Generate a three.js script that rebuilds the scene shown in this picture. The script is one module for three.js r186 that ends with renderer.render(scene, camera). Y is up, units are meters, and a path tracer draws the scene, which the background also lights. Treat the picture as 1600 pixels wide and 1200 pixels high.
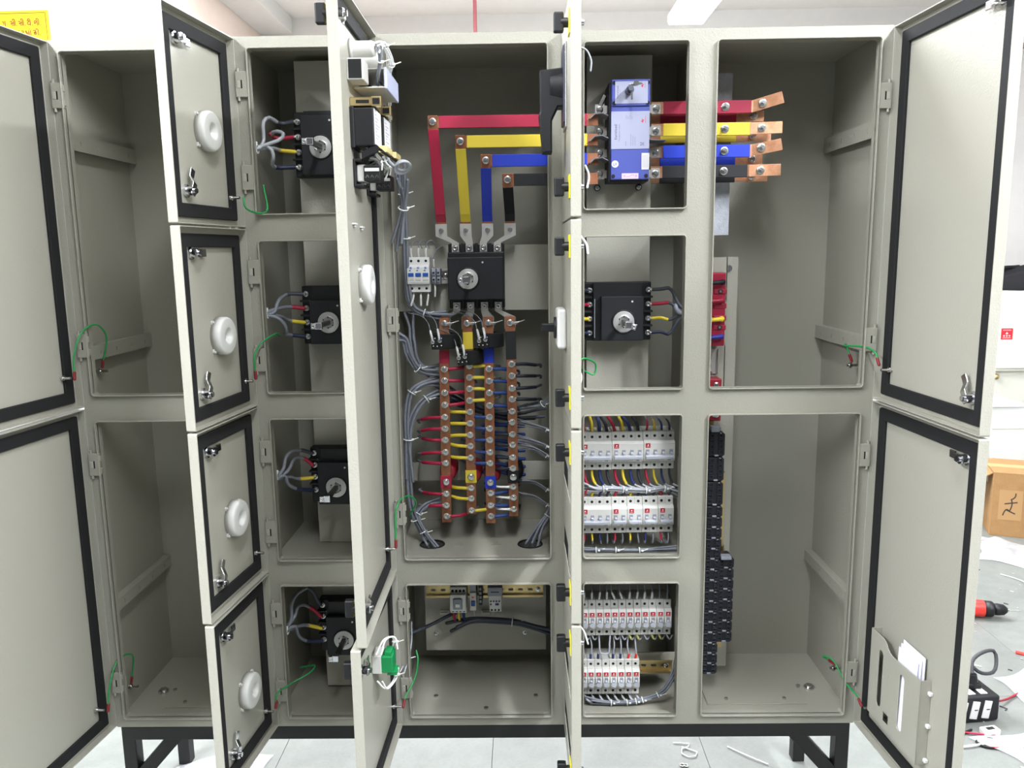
import * as THREE from 'three';
import { RoundedBoxGeometry } from 'three/addons/geometries/RoundedBoxGeometry.js';
import { mergeGeometries } from 'three/addons/utils/BufferGeometryUtils.js';
import { RectAreaLightUniformsLib } from 'three/addons/lights/RectAreaLightUniformsLib.js';

// ---------- camera, exposure, lamps ----------
const scene = new THREE.Scene();
const camera = new THREE.PerspectiveCamera(51.28, 4 / 3, 0.05, 40);
camera.position.set(0, 1.4, 1.75);
camera.rotation.order = 'YXZ';
camera.rotation.set(THREE.MathUtils.degToRad(-9.284), THREE.MathUtils.degToRad(0.824), THREE.MathUtils.degToRad(-0.808));
const renderer = new THREE.WebGLRenderer({ antialias: true });
renderer.toneMapping = THREE.LinearToneMapping;
renderer.toneMappingExposure = 4.0;
renderer.shadowMap.enabled = true;
scene.background = new THREE.Color(0, 0, 0);
RectAreaLightUniformsLib.init();
const LAMP_POWER = 26, LAMP_GLOW = 6;
// x, y, z of the centre of every ceiling light, which all run front to back, and how strong each shines; all but the first are out of view
const LAMPS = [[0.88, 2.58, -2.05, 0.85], [1.6, 2.93, 1.1, 1.4], [-1.95, 2.93, 1.2, 1.15], [1.7, 2.93, 2.4, 0.9], [-2.2, 2.93, 2.3, 1.6], [2.9, 2.93, -2.05, 0.1], [-0.75, 2.93, -1.5, 2.6], [0.1, 2.93, 1.45, 0.4]];

// ---------- helpers ----------
let seed = 7;
const rnd = () => { seed = (seed * 1664525 + 1013904223) >>> 0; return seed / 4294967296; };
const R = THREE.MathUtils.degToRad, V = (x, y, z) => new THREE.Vector3(x, y, z);
const used = {};
const numbered = (n) => { const k = used[n] = (used[n] ?? -1) + 1; return k ? `${n}_${String(k).padStart(3, '0')}` : n; };
const ORD = ['first', 'second', 'third', 'fourth', 'fifth', 'sixth', 'seventh', 'eighth', 'ninth', 'tenth', 'eleventh', 'twelfth', 'thirteenth', 'fourteenth', 'fifteenth', 'sixteenth', 'seventeenth', 'eighteenth', 'nineteenth', 'twentieth'];
function metreUV(g) {
  const p = g.attributes.position, n = g.attributes.normal, uv = new Float32Array(p.count * 2);
  for (let i = 0; i < p.count; i++) {
    const a = Math.abs(n.getX(i)), b = Math.abs(n.getY(i)), c = Math.abs(n.getZ(i));
    if (a >= b && a >= c) { uv[2 * i] = p.getZ(i); uv[2 * i + 1] = p.getY(i); } else if (b >= c) { uv[2 * i] = p.getX(i); uv[2 * i + 1] = p.getZ(i); } else { uv[2 * i] = p.getX(i); uv[2 * i + 1] = p.getY(i); }
  }
  g.setAttribute('uv', new THREE.BufferAttribute(uv, 2));
}
const AX = { x: [0, 0, -Math.PI / 2], y: [0, 0, 0], z: [Math.PI / 2, 0, 0] };
class G {
  constructor() { this.a = []; }
  add(g, m) {
    if (g.index) g = g.toNonIndexed();
    for (const k of Object.keys(g.attributes)) if (!['position', 'normal', 'uv'].includes(k)) g.deleteAttribute(k);
    if (m) g.applyMatrix4(m);
    this.a.push(g); return this;
  }
  box(x0, x1, y0, y1, z0, z1, b = 0) {
    const w = Math.abs(x1 - x0), h = Math.abs(y1 - y0), d = Math.abs(z1 - z0), r = Math.min(b, w / 2.05, h / 2.05, d / 2.05);
    return this.add(b ? new RoundedBoxGeometry(w, h, d, 2, r) : new THREE.BoxGeometry(w, h, d), new THREE.Matrix4().makeTranslation((x0 + x1) / 2, (y0 + y1) / 2, (z0 + z1) / 2));
  }
  rbox(w, h, d, pos, rot, b = 0) {
    const m = new THREE.Matrix4().compose(V(...pos), new THREE.Quaternion().setFromEuler(new THREE.Euler(...rot)), V(1, 1, 1));
    return this.add(b ? new RoundedBoxGeometry(w, h, d, 2, Math.min(b, w / 2.05, h / 2.05, d / 2.05)) : new THREE.BoxGeometry(w, h, d), m);
  }
  cyl(x, y, z, r, h, axis = 'z', seg = 18, r2 = r) {           // r2 is the radius at the + end
    const m = new THREE.Matrix4().makeRotationFromEuler(new THREE.Euler(...AX[axis])); m.setPosition(x, y, z);
    return this.add(new THREE.CylinderGeometry(r2, r, h, seg), m);
  }
  lathe(pts, x, y, z, axis = 'z', seg = 28) {
    const m = new THREE.Matrix4().makeRotationFromEuler(new THREE.Euler(...AX[axis])); m.setPosition(x, y, z);
    return this.add(new THREE.LatheGeometry(pts.map((p) => new THREE.Vector2(...p)), seg), m);
  }
  torus(x, y, z, r, t, rot = [0, 0, 0], arc = Math.PI * 2) {
    const m = new THREE.Matrix4().makeRotationFromEuler(new THREE.Euler(...rot)); m.setPosition(x, y, z);
    return this.add(new THREE.TorusGeometry(r, t, 6, 20, arc), m);
  }
  sph(x, y, z, r, s = [1, 1, 1], seg = 12) { return this.add(new THREE.SphereGeometry(r, seg, Math.round(seg * 0.7)), new THREE.Matrix4().makeTranslation(x, y, z).scale(V(...s))); }
  tube(pts, r, rad = 7, per = 6) {
    const c = new THREE.CatmullRomCurve3(pts.map((p) => (p.isVector3 ? p : V(...p))), false, 'centripetal');
    this.add(new THREE.TubeGeometry(c, Math.max(3, (pts.length - 1) * per), r, rad));
    for (const t of [0, 1]) this.add(new THREE.SphereGeometry(r, rad, 4), new THREE.Matrix4().makeTranslation(...c.getPoint(t).toArray()));
    return this;
  }
  ext(shape, z0, depth, b = 0, m) {
    const g = new THREE.ExtrudeGeometry(shape, { depth: Math.max(depth - 2 * b, 1e-5), bevelEnabled: b > 0, bevelThickness: b, bevelSize: b, bevelOffset: -b, bevelSegments: 1, curveSegments: 8 });
    g.translate(0, 0, z0 + b); return this.add(g, m);
  }
  bar(p0, p1, w, t) {                                          // a flat strap between two points, its width across x
    const a = V(...p0), b = V(...p1), d = b.clone().sub(a), L = d.length(); d.normalize();
    const x = V(1, 0, 0).addScaledVector(d, -d.x).normalize(), z = x.clone().cross(d);
    return this.add(new RoundedBoxGeometry(w, L, t, 1, t * 0.2), new THREE.Matrix4().makeBasis(x, d, z).setPosition(a.add(b).multiplyScalar(0.5)));
  }
  geo(keep) { const g = this.a.length === 1 ? this.a[0] : mergeGeometries(this.a); if (!keep) metreUV(g); return g; }
  build(name, m, parent, keep) {
    const o = new THREE.Mesh(this.geo(keep), m);
    o.name = parent ? name : numbered(name); o.castShadow = o.receiveShadow = true;
    (parent ?? scene).add(o); return o;
  }
}
const g_ = () => new G();
const rect = (x0, x1, y0, y1, r = 0) => path(new THREE.Shape(), x0, x1, y0, y1, r);
function path(s, x0, x1, y0, y1, r) {
  if (!r) { s.moveTo(x0, y0); s.lineTo(x1, y0); s.lineTo(x1, y1); s.lineTo(x0, y1); s.closePath(); return s; }
  s.moveTo(x0 + r, y0); s.lineTo(x1 - r, y0); s.absarc(x1 - r, y0 + r, r, -Math.PI / 2, 0); s.lineTo(x1, y1 - r); s.absarc(x1 - r, y1 - r, r, 0, Math.PI / 2);
  s.lineTo(x0 + r, y1); s.absarc(x0 + r, y1 - r, r, Math.PI / 2, Math.PI); s.lineTo(x0, y0 + r); s.absarc(x0 + r, y0 + r, r, Math.PI, Math.PI * 1.5); return s;
}
const hole = (...a) => path(new THREE.Path(), ...a);
const poly = (pts) => { const s = new THREE.Shape(); pts.forEach((p, i) => (i ? s.lineTo(...p) : s.moveTo(...p))); s.closePath(); return s; };
function thing(name, label, category, [x, y, z] = [0, 0, 0], turn = 0, group) {
  const o = new THREE.Group(); o.name = numbered(name); scene.add(o); o.position.set(x, y, z); o.rotation.y = turn;
  return tag(o, label, category, group);
}
function tag(o, label, category, group, kind) { o.userData.label = label; if (category) o.userData.category = category; if (group) o.userData.group = group; if (kind) o.userData.kind = kind; return o; }
function struct(o) { o.userData.kind = 'structure'; return o; }
let protoUsed = new Set();
function place(proto, [x, y, z], label, group, turn) {          // the first time the original itself, then copies under the next number
  const o = protoUsed.has(proto) ? proto.clone() : proto;
  if (o !== proto) { o.name = numbered(proto.userData.stem); scene.add(o); }
  protoUsed.add(proto); o.position.set(x, y, z); if (turn !== undefined) o.rotation.y = turn;
  o.userData = { ...proto.userData, label }; if (group) o.userData.group = group; delete o.userData.stem; return o;
}
function proto(name, category) { const o = thing(name, '', category); o.userData.stem = name; return o; }
// ---------- materials ----------
function field(n, f, srgb, bytes = 3) {
  const d = new Uint8Array(n * n * 4);
  for (let y = 0; y < n; y++) for (let x = 0; x < n; x++) { const c = f(x / n, y / n); for (let k = 0; k < 3; k++) d[(y * n + x) * 4 + k] = Math.max(0, Math.min(255, (c.length ? c[k] : c) * 255)); d[(y * n + x) * 4 + 3] = 255; }
  const t = new THREE.DataTexture(d, n, n); t.magFilter = THREE.LinearFilter; t.wrapS = t.wrapT = THREE.RepeatWrapping; if (srgb) t.colorSpace = THREE.SRGBColorSpace; t.needsUpdate = true; return t;
}
const lattice = new Map();
function noise(u, v, k, s = 0) {                                // tiling value noise with k cells
  if (!lattice.has(k * 100 + s)) { const a = []; for (let i = 0; i < k * k; i++) a.push(rnd()); lattice.set(k * 100 + s, a); }
  const L = lattice.get(k * 100 + s), x = u * k, y = v * k, i = Math.floor(x), j = Math.floor(y), f = x - i, g = y - j, a = f * f * (3 - 2 * f), b = g * g * (3 - 2 * g);
  const at = (p, q) => L[(((q % k) + k) % k) * k + (((p % k) + k) % k)];
  return (at(i, j) * (1 - a) + at(i + 1, j) * a) * (1 - b) + (at(i, j + 1) * (1 - a) + at(i + 1, j + 1) * a) * b;
}
const rep = (t, m) => { const c = t.clone(); c.repeat.set(1 / m, 1 / m); c.needsUpdate = true; return c; };
const peel = field(256, (u, v) => 0.5 * noise(u, v, 40) + 0.3 * noise(u, v, 80, 1) + 0.2 * noise(u, v, 16, 2));
const mottle = field(256, (u, v) => 0.86 + 0.14 * (0.5 * noise(u, v, 6, 3) + 0.3 * noise(u, v, 17, 4) + 0.2 * noise(u, v, 60, 5)), true);
const plaster = field(256, (u, v) => 0.965 + 0.035 * (0.6 * noise(u, v, 4, 20) + 0.4 * noise(u, v, 30, 21)), true);
const vinyl = field(512, (u, v) => { const a = 0.5 * noise(u, v, 5, 6) + 0.3 * noise(u, v, 19, 7) + 0.2 * noise(u, v, 90, 8), s = noise(u, v, 150, 9) > 0.93 ? 0.06 : 0; const c = 0.80 + 0.16 * a - s; return [c, c * 1.005, c * 0.99]; }, true);
const copperMap = field(128, (u, v) => { const a = 0.6 * noise(u, v, 4, 10) + 0.4 * noise(u, v, 20, 11); return [0.80 + 0.12 * a, 0.56 + 0.16 * a, 0.42 + 0.16 * a]; }, true);
const boardMap = field(256, (u, v) => { const a = 0.5 * noise(u, v, 8, 12) + 0.5 * noise(u, v, 64, 13); return [0.76 + 0.08 * a, 0.60 + 0.08 * a, 0.40 + 0.07 * a]; }, true);
const std = (c, rough = 0.6, metal = 0, extra = {}) => new THREE.MeshStandardMaterial({ color: c, roughness: rough, metalness: metal, ...extra });
const M = {
  steel: std('#949286', 0.42, 0, { bumpMap: rep(peel, 0.09), bumpScale: 0.00035 }),
  door: std('#a3a195', 0.36, 0, { bumpMap: rep(peel, 0.09), bumpScale: 0.00035 }),
  gasket: std('#0d0d0f', 0.85),
  blackpaint: std('#101011', 0.5, 0, { bumpMap: rep(peel, 0.09), bumpScale: 0.0003 }),
  blackplastic: std('#07080d', 0.5), darkplastic: std('#090b12', 0.55), blackmatt: std('#07080a', 0.8),
  chrome: std('#d9dade', 0.18, 1), zinc: std('#d2d2d0', 0.24, 1), tin: std('#c9c6c0', 0.36, 0.6), brassy: std('#c2ad7c', 0.34, 0.85), galv: std('#b4b8c0', 0.5, 0.35, { map: rep(mottle, 0.05), bumpMap: rep(peel, 0.05), bumpScale: 0.0006 }),
  copper: std('#ffffff', 0.36, 0.9, { map: rep(copperMap, 0.06) }), darkcopper: std('#ad9a90', 0.52, 0.55, { map: rep(copperMap, 0.06) }),
  white: std('#d4d4d0', 0.35), offwhite: std('#c4c3bd', 0.42), mcb: std('#c0bfb9', 0.4), lever: std('#a9acb5', 0.35), grey: std('#8b8f99', 0.5),
  red: std('#a3163a', 0.5), yellow: std('#d6be34', 0.5), blue: std('#1232b0', 0.5), black: std('#07080e', 0.6), navy: std('#1b2f66', 0.55), darkred: std('#8c1626', 0.45), support: std('#8f1530', 0.4),
  cable: std('#767a83', 0.5), cablelight: std('#a3a6ac', 0.45), cabledark: std('#3a3f4a', 0.5), whitewire: std('#f2f2ef', 0.4), earth: std('#1d8a47', 0.45), tie: std('#eceee9', 0.35), lug: std('#7c1d27', 0.5), greenplug: std('#12864a', 0.45), gyellow: std('#f0e22a', 0.5),
  switchblue: std('#46509c', 0.42), switchgrey: std('#8a90a8', 0.5), lavender: std('#b9bdd6', 0.45),
  wall: std('#d6d4d1', 0.8, 0, { map: rep(plaster, 1.3) }), beige: std('#d8c8bc', 0.85, 0, { map: rep(plaster, 1.3) }), ceil: std('#e6e2de', 0.85, 0, { map: rep(plaster, 1.3) }),
  floor: std('#858885', 0.5, 0, { map: rep(vinyl, 0.6) }), subfloor: std('#8a8c89', 0.9), cardboard: std('#c2bab0', 0.8, 0, { map: rep(boardMap, 0.25) }),
  pipe: std('#a5555c', 0.5), cream: std('#dcdcd0', 0.45), foam: std('#f1f2f2', 0.75), paper: std('#e9e9f4', 0.7), film: new THREE.MeshPhysicalMaterial({ color: '#f4f5fb', roughness: 0.28, transmission: 0.7, thickness: 0, side: THREE.DoubleSide }),
  cloth: std('#1c1c20', 0.95), orangered: std('#e0342c', 0.4), glow: new THREE.MeshStandardMaterial({ color: '#ffffff', emissive: '#f6faff', emissiveIntensity: LAMP_GLOW, roughness: 0.6 }),
};
function print(w, h, draw, rough = 0.45) {
  const c = document.createElement('canvas'); c.width = w; c.height = h; const x = c.getContext('2d'); draw(x, w, h);
  const t = new THREE.CanvasTexture(c); t.colorSpace = THREE.SRGBColorSpace; t.anisotropy = 4; return new THREE.MeshStandardMaterial({ map: t, roughness: rough });
}
// a thin printed plate facing +z whose print covers its front face
function plate(name, w, h, pos, m, parent, t = 0.0008, edge = M.white) {
  const o = new THREE.Mesh(new THREE.BoxGeometry(w, h, t), [edge, edge, edge, edge, m, edge]); o.name = parent ? name : numbered(name); o.position.set(...pos); o.castShadow = o.receiveShadow = true; (parent ?? scene).add(o); return o;
}

// ---------- the room ----------
{
  const f = struct(g_().box(-3.1, 4.3, -0.14, -0.02, -4.2, 6.1).build('floor', M.subfloor));
  const tile = g_().box(-0.2995, 0.2995, -0.02, 0, -0.2995, 0.2995, 0.001).geo(), tiles = [0, 1, 2, 3].map((k) => { const m = M.floor.clone(); m.color.offsetHSL(0, 0, (k - 1.5) * 0.007); m.map = M.floor.map.clone(); m.map.offset.set(k * 0.31, k * 0.17); return m; });
  for (let i = 0; i < 12; i++) for (let j = 0; j < 17; j++) { const t = new THREE.Mesh(tile, tiles[(i * 7 + j * 3 + ((i * j) % 5)) % 4]); t.name = 'floor_tile'; t.position.set(-2.8 + i * 0.6, 0, -3.9 + j * 0.6); t.receiveShadow = true; f.add(t); }
  struct(g_().box(-3.1, 4.3, 3.0, 3.12, -4.2, 6.1).build('ceiling', M.ceil));
  struct(g_().box(-3.1, 4.3, -0.02, 3.0, -4.2, -4.0).build('wall_back', M.wall));
  struct(g_().box(4.2, 4.3, -0.02, 3.0, -4.0, 6.0).build('wall_right', M.wall));
  struct(g_().box(-3.1, -3.0, -0.02, 3.0, -1.95, 6.0).build('wall_left', M.wall));
  struct(g_().box(-3.1, 4.3, -0.02, 3.0, 6.0, 6.1).build('wall_front_unseen', std('#48484c', 0.8)));  // unseen wall, kept dark so less light bounces into the cabinet
  struct(g_().box(-3.1, -1.765, -0.02, 3.0, -4.0, -1.95).build('wall_left_rear', M.beige));
  struct(g_().box(-3.0, -1.725, -0.02, 3.0, -1.95, -1.5, 0.004).build('wall_pillar', M.wall));
  struct(g_().box(-1.765, -1.545, 2.895, 3.0, -4.0, -1.95, 0.003).build('ceiling_beam', M.wall));
  struct(g_().box(3.2, 4.2, 2.72, 2.75, -4.0, -3.975).build('trim_1', std('#9a7a6a', 0.6)));
  tag(g_().cyl(-0.262, 1.45, -3.3, 0.011, 3.1, 'y', 12).build('conduit_pipe', M.pipe), 'thin reddish vertical pipe hanging from the ceiling behind the panel', 'pipe');
}
LAMPS.forEach(([x, y, z, k], i) => {
  const where = ['bright linear ceiling light hanging behind the open panel', 'unseen linear ceiling light, placed to light the panel front from the right', 'unseen linear ceiling light, placed to light the panel front from the left', 'unseen linear ceiling light, front right, placed to light doors and frame', 'unseen linear ceiling light, front left, placed to light doors and frame', 'added fill light, out of view, over the boxes at the right', 'unseen linear ceiling light behind the panel, placed to brighten the floor under it', 'dim added fill light, out of view, for the middle of the panel'][i];  // unseen lamps placed for their light; those over boxes and middle are added fill
  const t = thing('linear_ceiling_light', where, 'ceiling light', [x, y, z]);
  g_().box(-0.095, 0.095, 0.012, 0.05, -0.7, 0.7, 0.004).build('housing', M.white, t);
  g_().box(-0.09, 0.09, 0, 0.012, -0.69, 0.69, 0.003).build('diffuser', M.glow, t);
  for (const s of [0.05, 0.55]) g_().cyl(0, (0.05 + 3.0 - y) / 2, s, 0.004, 3.0 - y - 0.05, 'y', 8).build('hanger_rod', M.zinc, t);
  g_().box(-0.06, 0.06, 0.05, 0.056, -0.69, 0.69, 0.002).build('unseen_upper_glow', M.glow, t);  // unseen top strip and upward light, placed to brighten ceiling and back wall
  const up = new THREE.RectAreaLight('#f4f8ff', LAMP_POWER * (z < 0 ? k * 0.8 : 0.02), 0.11, 1.36); up.position.y = 0.062; up.rotation.x = Math.PI / 2; t.add(up);
  const l = new THREE.RectAreaLight('#f4f8ff', LAMP_POWER * k, 0.18, 1.38); l.position.y = -0.006; l.rotation.x = -Math.PI / 2; t.add(l);
});
// ---------- the switchboard cabinet ----------
const CX0 = -0.985, CX1 = 0.772, CY0 = 0.291, CY1 = 1.852, CB = -0.31;
const cab = thing('switchboard_cabinet', 'large grey steel switchboard cabinet with all its doors open on a black stand', 'electrical cabinet');
const OPEN = {
  A: [-0.96, -0.6265, [[1.1002, 1.8266], [0.3168, 1.039]]], B: [-0.5664, -0.353, [[1.4907, 1.8266], [1.1004, 1.4319], [0.7099, 1.0403], [0.3168, 0.6469]]],
  C: [-0.2747, 0.0569, [[0.7099, 1.8266], [0.3168, 0.6469]]], D: [0.134, 0.3504, [[1.4907, 1.8266], [1.1004, 1.4319], [0.7099, 1.0403], [0.3168, 0.6469]]],
  E: [0.4105, 0.744, [[1.1002, 1.8266], [0.3168, 1.039]]],
};
{
  const face = rect(CX0, CX1, CY0, CY1, 0.004), g = g_();
  for (const [x0, x1, ys] of Object.values(OPEN)) for (const [y0, y1] of ys) {
    face.holes.push(hole(x0, x1, y0, y1, 0.006));
    const lip = rect(x0 - 0.0028, x1 + 0.0028, y0 - 0.0028, y1 + 0.0028, 0.008); lip.holes.push(hole(x0, x1, y0, y1, 0.006));
    g.ext(lip, -0.018, 0.027, 0.0008);
  }
  g.ext(face, -0.0025, 0.0025).build('front_frame', M.steel, cab);
  const sheet = (n, ...b) => g_().box(...b).build(n, M.steel, cab);
  sheet('side_panel', CX0, CX0 + 0.003, CY0, CY1, CB, -0.002); sheet('side_panel', CX1 - 0.003, CX1, CY0, CY1, CB, -0.002);
  sheet('top_panel', CX0 + 0.003, CX1 - 0.003, CY1 - 0.003, CY1, CB, -0.002); sheet('back_panel', CX0 + 0.003, CX1 - 0.003, CY0 + 0.003, CY1 - 0.003, CB, CB + 0.003);
  // bottom panel with a gland plate cut line in the two end columns
  const bp = g_().box(CX0 + 0.003, CX1 - 0.003, CY0, CY0 + 0.015, CB + 0.003, -0.004).build('bottom_panel', M.steel, cab);
  for (const [x0, x1] of [[-0.9, -0.62], [0.44, 0.682]]) {
    g_().box(x0, x1, CY0 + 0.0152, CY0 + 0.0175, -0.255, -0.055, 0.001).build('gland_plate', M.steel, bp);
    for (const x of [x0 + 0.05, x1 - 0.05]) g_().cyl(x, CY0 + 0.0195, -0.075, 0.0045, 0.005, 'y', 6).build('bolt', M.zinc, bp);
    for (const z of [-0.13]) for (const x of x0 < 0 ? [x0 - 0.028] : [x1 + 0.03]) g_().cyl(x, CY0 + 0.017, z, 0.013, 0.004, 'y', 20).cyl(x, CY0 + 0.021, z, 0.009, 0.006, 'y', 6).cyl(x + (x0 < 0 ? 0.028 : -0.026), CY0 + 0.018, z - 0.004, 0.005, 0.005, 'y', 10).build('bolt', M.zinc, bp);
  }
  for (const [x, z] of [[-0.228, -0.1], [0.022, -0.1], [-0.1, -0.045]]) g_().cyl(x, CY0 + 0.0165, z, 0.006, 0.004, 'y', 6).build('bolt', M.zinc, bp);
  // dividers between the columns, with the openings that bars and cables pass through
  const divider = (x, cuts) => {
    const s = rect(-0.307, -0.004, CY0 + 0.016, CY1 - 0.004); for (const c of cuts) s.holes.push(hole(...c, 0.012));
    g_().ext(s, -0.001, 0.002, 0, new THREE.Matrix4().makeRotationY(-Math.PI / 2).setPosition(x, 0, 0)).build('divider_panel', M.steel, cab);
  };
  divider(-0.596, [[-0.07, -0.015, 1.60, 1.67], [-0.07, -0.015, 1.24, 1.31], [-0.06, -0.008, 0.87, 0.93], [-0.06, -0.008, 0.49, 0.56]]);
  divider(-0.305, [[-0.2, -0.06, 1.15, 1.25], [-0.16, -0.08, 0.46, 0.53]]); divider(0.098, [[-0.2, -0.03, 1.53, 1.73], [-0.2, -0.1, 0.88, 1.08], [-0.2, -0.1, 0.74, 0.84], [-0.2, -0.1, 0.44, 0.5]]);
  divider(0.385, [[-0.2, -0.03, 1.53, 1.75], [-0.16, -0.03, 1.19, 1.34], [-0.2, -0.06, 0.76, 0.9], [-0.2, -0.06, 0.3 + 0.02, 0.5]]);
  const shelf = (x0, x1, y, cuts = [], z0 = CB + 0.004) => {
    const s = rect(x0 + 0.002, x1 - 0.002, -(-0.02), -z0); for (const [cx, cz, r] of cuts) { const p = new THREE.Path(); p.absarc(cx, -cz, r, 0, Math.PI * 2); s.holes.push(p); }
    return g_().ext(s, 0, 0.003, 0, new THREE.Matrix4().makeRotationX(-Math.PI / 2).setPosition(0, y, 0)).build('shelf_panel', M.steel, cab);
  };
  shelf(-0.595, -0.306, 0.694); shelf(0.099, 0.384, 0.694);
  const cs = shelf(-0.304, 0.097, 0.694, [[-0.228, -0.123, 0.029], [0.012, -0.12, 0.029]]);
  for (const x of [-0.165, -0.07]) { const s = poly([[-0.013, 0], [0.013, 0], [0, 0.0085]]); g_().ext(s, 0, 0.003, 0, new THREE.Matrix4().setPosition(x, 0.697, -0.116)).build('pressed_tab', M.steel, cs); }
  for (const x of [-0.228, 0.012]) { const gg = g_(); gg.torus(x, 0.697, x < -0.1 ? -0.123 : -0.12, 0.029, 0.0025, [Math.PI / 2, 0, 0]); gg.build('rubber_grommet', M.blackmatt, cs); }
  // perforated straps along the outer side walls
  for (const [x, s] of [[CX0 + 0.003, 1], [CX1 - 0.003, -1]]) for (const [y0, y1] of [[1.632, 1.668], [1.176, 1.208], [0.577, 0.605]]) {
    const st = rect(-0.306, -0.02, y0, y1); for (let i = 0; i < 4; i++) st.holes.push(hole(-0.27 + i * 0.072, -0.266 + i * 0.072, (y0 + y1) / 2 - 0.006, (y0 + y1) / 2 + 0.004, 0.0015));
    const gg = g_().ext(st, -0.001, 0.002, 0, new THREE.Matrix4().makeRotationY(-Math.PI / 2).setPosition(x + s * 0.0185, 0, 0));
    gg.box(Math.min(x, x + s * 0.0175), Math.max(x, x + s * 0.0175), y1 - 0.002, y1, -0.306, -0.02); gg.build('mounting_rail', M.steel, cab);
  }
  // component mounting plates
  const mp = (...b) => g_().box(...b, 0.001).build('mounting_plate', M.door, cab);
  mp(-0.511, -0.36, 0.698, 1.835, -0.148, -0.145); mp(-0.511, -0.36, 0.312, 0.66, -0.148, -0.145); mp(0.151, 0.2985, 1.06, 1.835, -0.148, -0.145);
  const cm = mp(-0.302, 0.094, 1.263, 1.4205, -0.208, -0.205); for (const x of [-0.24, -0.195]) g_().ext(poly([[-0.016, 0], [0.016, 0], [0.006, -0.008], [-0.006, -0.008]]), 0, 0.004, 0, new THREE.Matrix4().setPosition(x, 1.263, -0.205)).build('pressed_tab', M.door, cm);
  mp(-0.303, 0.095, 0.822, 0.871, -0.255, -0.25); mp(-0.263, 0.052, 0.372, 0.572, -0.214, -0.211); mp(0.102, 0.383, 0.352, 0.407, -0.13, -0.124);
  const ep = g_().box(0.4, 0.4895, 0.33, 1.384, -0.183, -0.18).box(0.487, 0.489, 0.33, 1.384, -0.3, -0.18).box(0.489, 0.519, 0.33, 1.384, -0.200, -0.198).build('mounting_plate', M.door, cab);
  g_().cyl(0.497, 1.357, -0.195, 0.0055, 0.004, 'z', 6).cyl(0.497, 1.357, -0.196, 0.0075, 0.002).build('bolt', M.zinc, ep);
  for (const y of [1.155, 0.36]) g_().cyl(0.4575, y - 0.1, -0.178, 0.004, 0.004, 'z', 12).build('bolt', M.zinc, ep);
  tag(g_().box(0.446, 0.4885, 1.435, 1.8, -0.181, -0.178, 0.0005).build('insulating_strip', M.galv, cab), 'mottled bluish grey strip behind the bars');
  // stand
  const st = g_().box(-0.976, 0.765, 0.256, 0.29, -0.034, -0.001, 0.002).box(-0.976, 0.765, 0.256, 0.29, -0.309, -0.276, 0.002).box(-0.976, -0.944, 0.256, 0.29, -0.28, -0.03).box(0.733, 0.765, 0.256, 0.29, -0.28, -0.03).build('stand_frame', M.blackpaint, cab);
  for (const x of [-0.96, 0.749]) for (const z of [-0.0175, -0.2925]) g_().box(x - 0.016, x + 0.016, 0.0, 0.258, z - 0.0165, z + 0.0165, 0.002).build('leg', M.blackpaint, cab);
  for (const [x, s] of [[-0.948, 1], [0.737, -1]]) for (const z of [-0.0175, -0.2925]) g_().rbox(0.032, 0.19, 0.03, [x + s * 0.045, 0.2, z], [0, 0, -s * 0.72], 0.002).build('brace', M.blackpaint, cab);
}
// ---------- doors: hung at x, w wide, from y0 to y1; side -1 hangs at the right edge ----------
const KNOB = g_().cyl(0, 0, 0.006, 0.0085, 0.014, 'z', 12).box(-0.0075, 0.0075, -0.017, 0.017, 0.008, 0.026, 0.003).geo(), PAD = g_().box(-0.016, 0.016, -0.021, 0.021, 0, 0.0022, 0.001).geo();
const lockGeo = (lever) => {                                    // the inner end of a quarter-turn lock: hexagon nut, shaft and cranked lever
  const g = g_().cyl(0, 0, -0.003, 0.0125, 0.006, 'z', 6).cyl(0, 0, -0.012, 0.0088, 0.014, 'z', 16).cyl(0, 0, -0.021, 0.0055, 0.006, 'z', 6), q = new THREE.Matrix4().makeRotationZ(lever), h = g_();
  h.box(-0.009, 0.016, -0.0075, 0.0075, -0.0185, -0.0155, 0.0012).rbox(0.016, 0.015, 0.003, [0.022, 0, -0.0125], [0, -0.55, 0], 0.0012).box(0.027, 0.046, -0.0075, 0.0075, -0.0095, -0.0065, 0.0012);
  g.add(h.geo().applyMatrix4(q)); return g.geo();
};
const BEZEL = g_().lathe([[0, -0.003], [0.006, -0.003], [0.0065, -0.009], [0.0155, -0.0195], [0.0185, -0.0215], [0.034, -0.0205], [0.0375, -0.0185], [0.039, -0.015], [0.0395, 0], [0, 0]], 0, 0, 0, 'z', 40).geo();
const doors = {};
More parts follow.
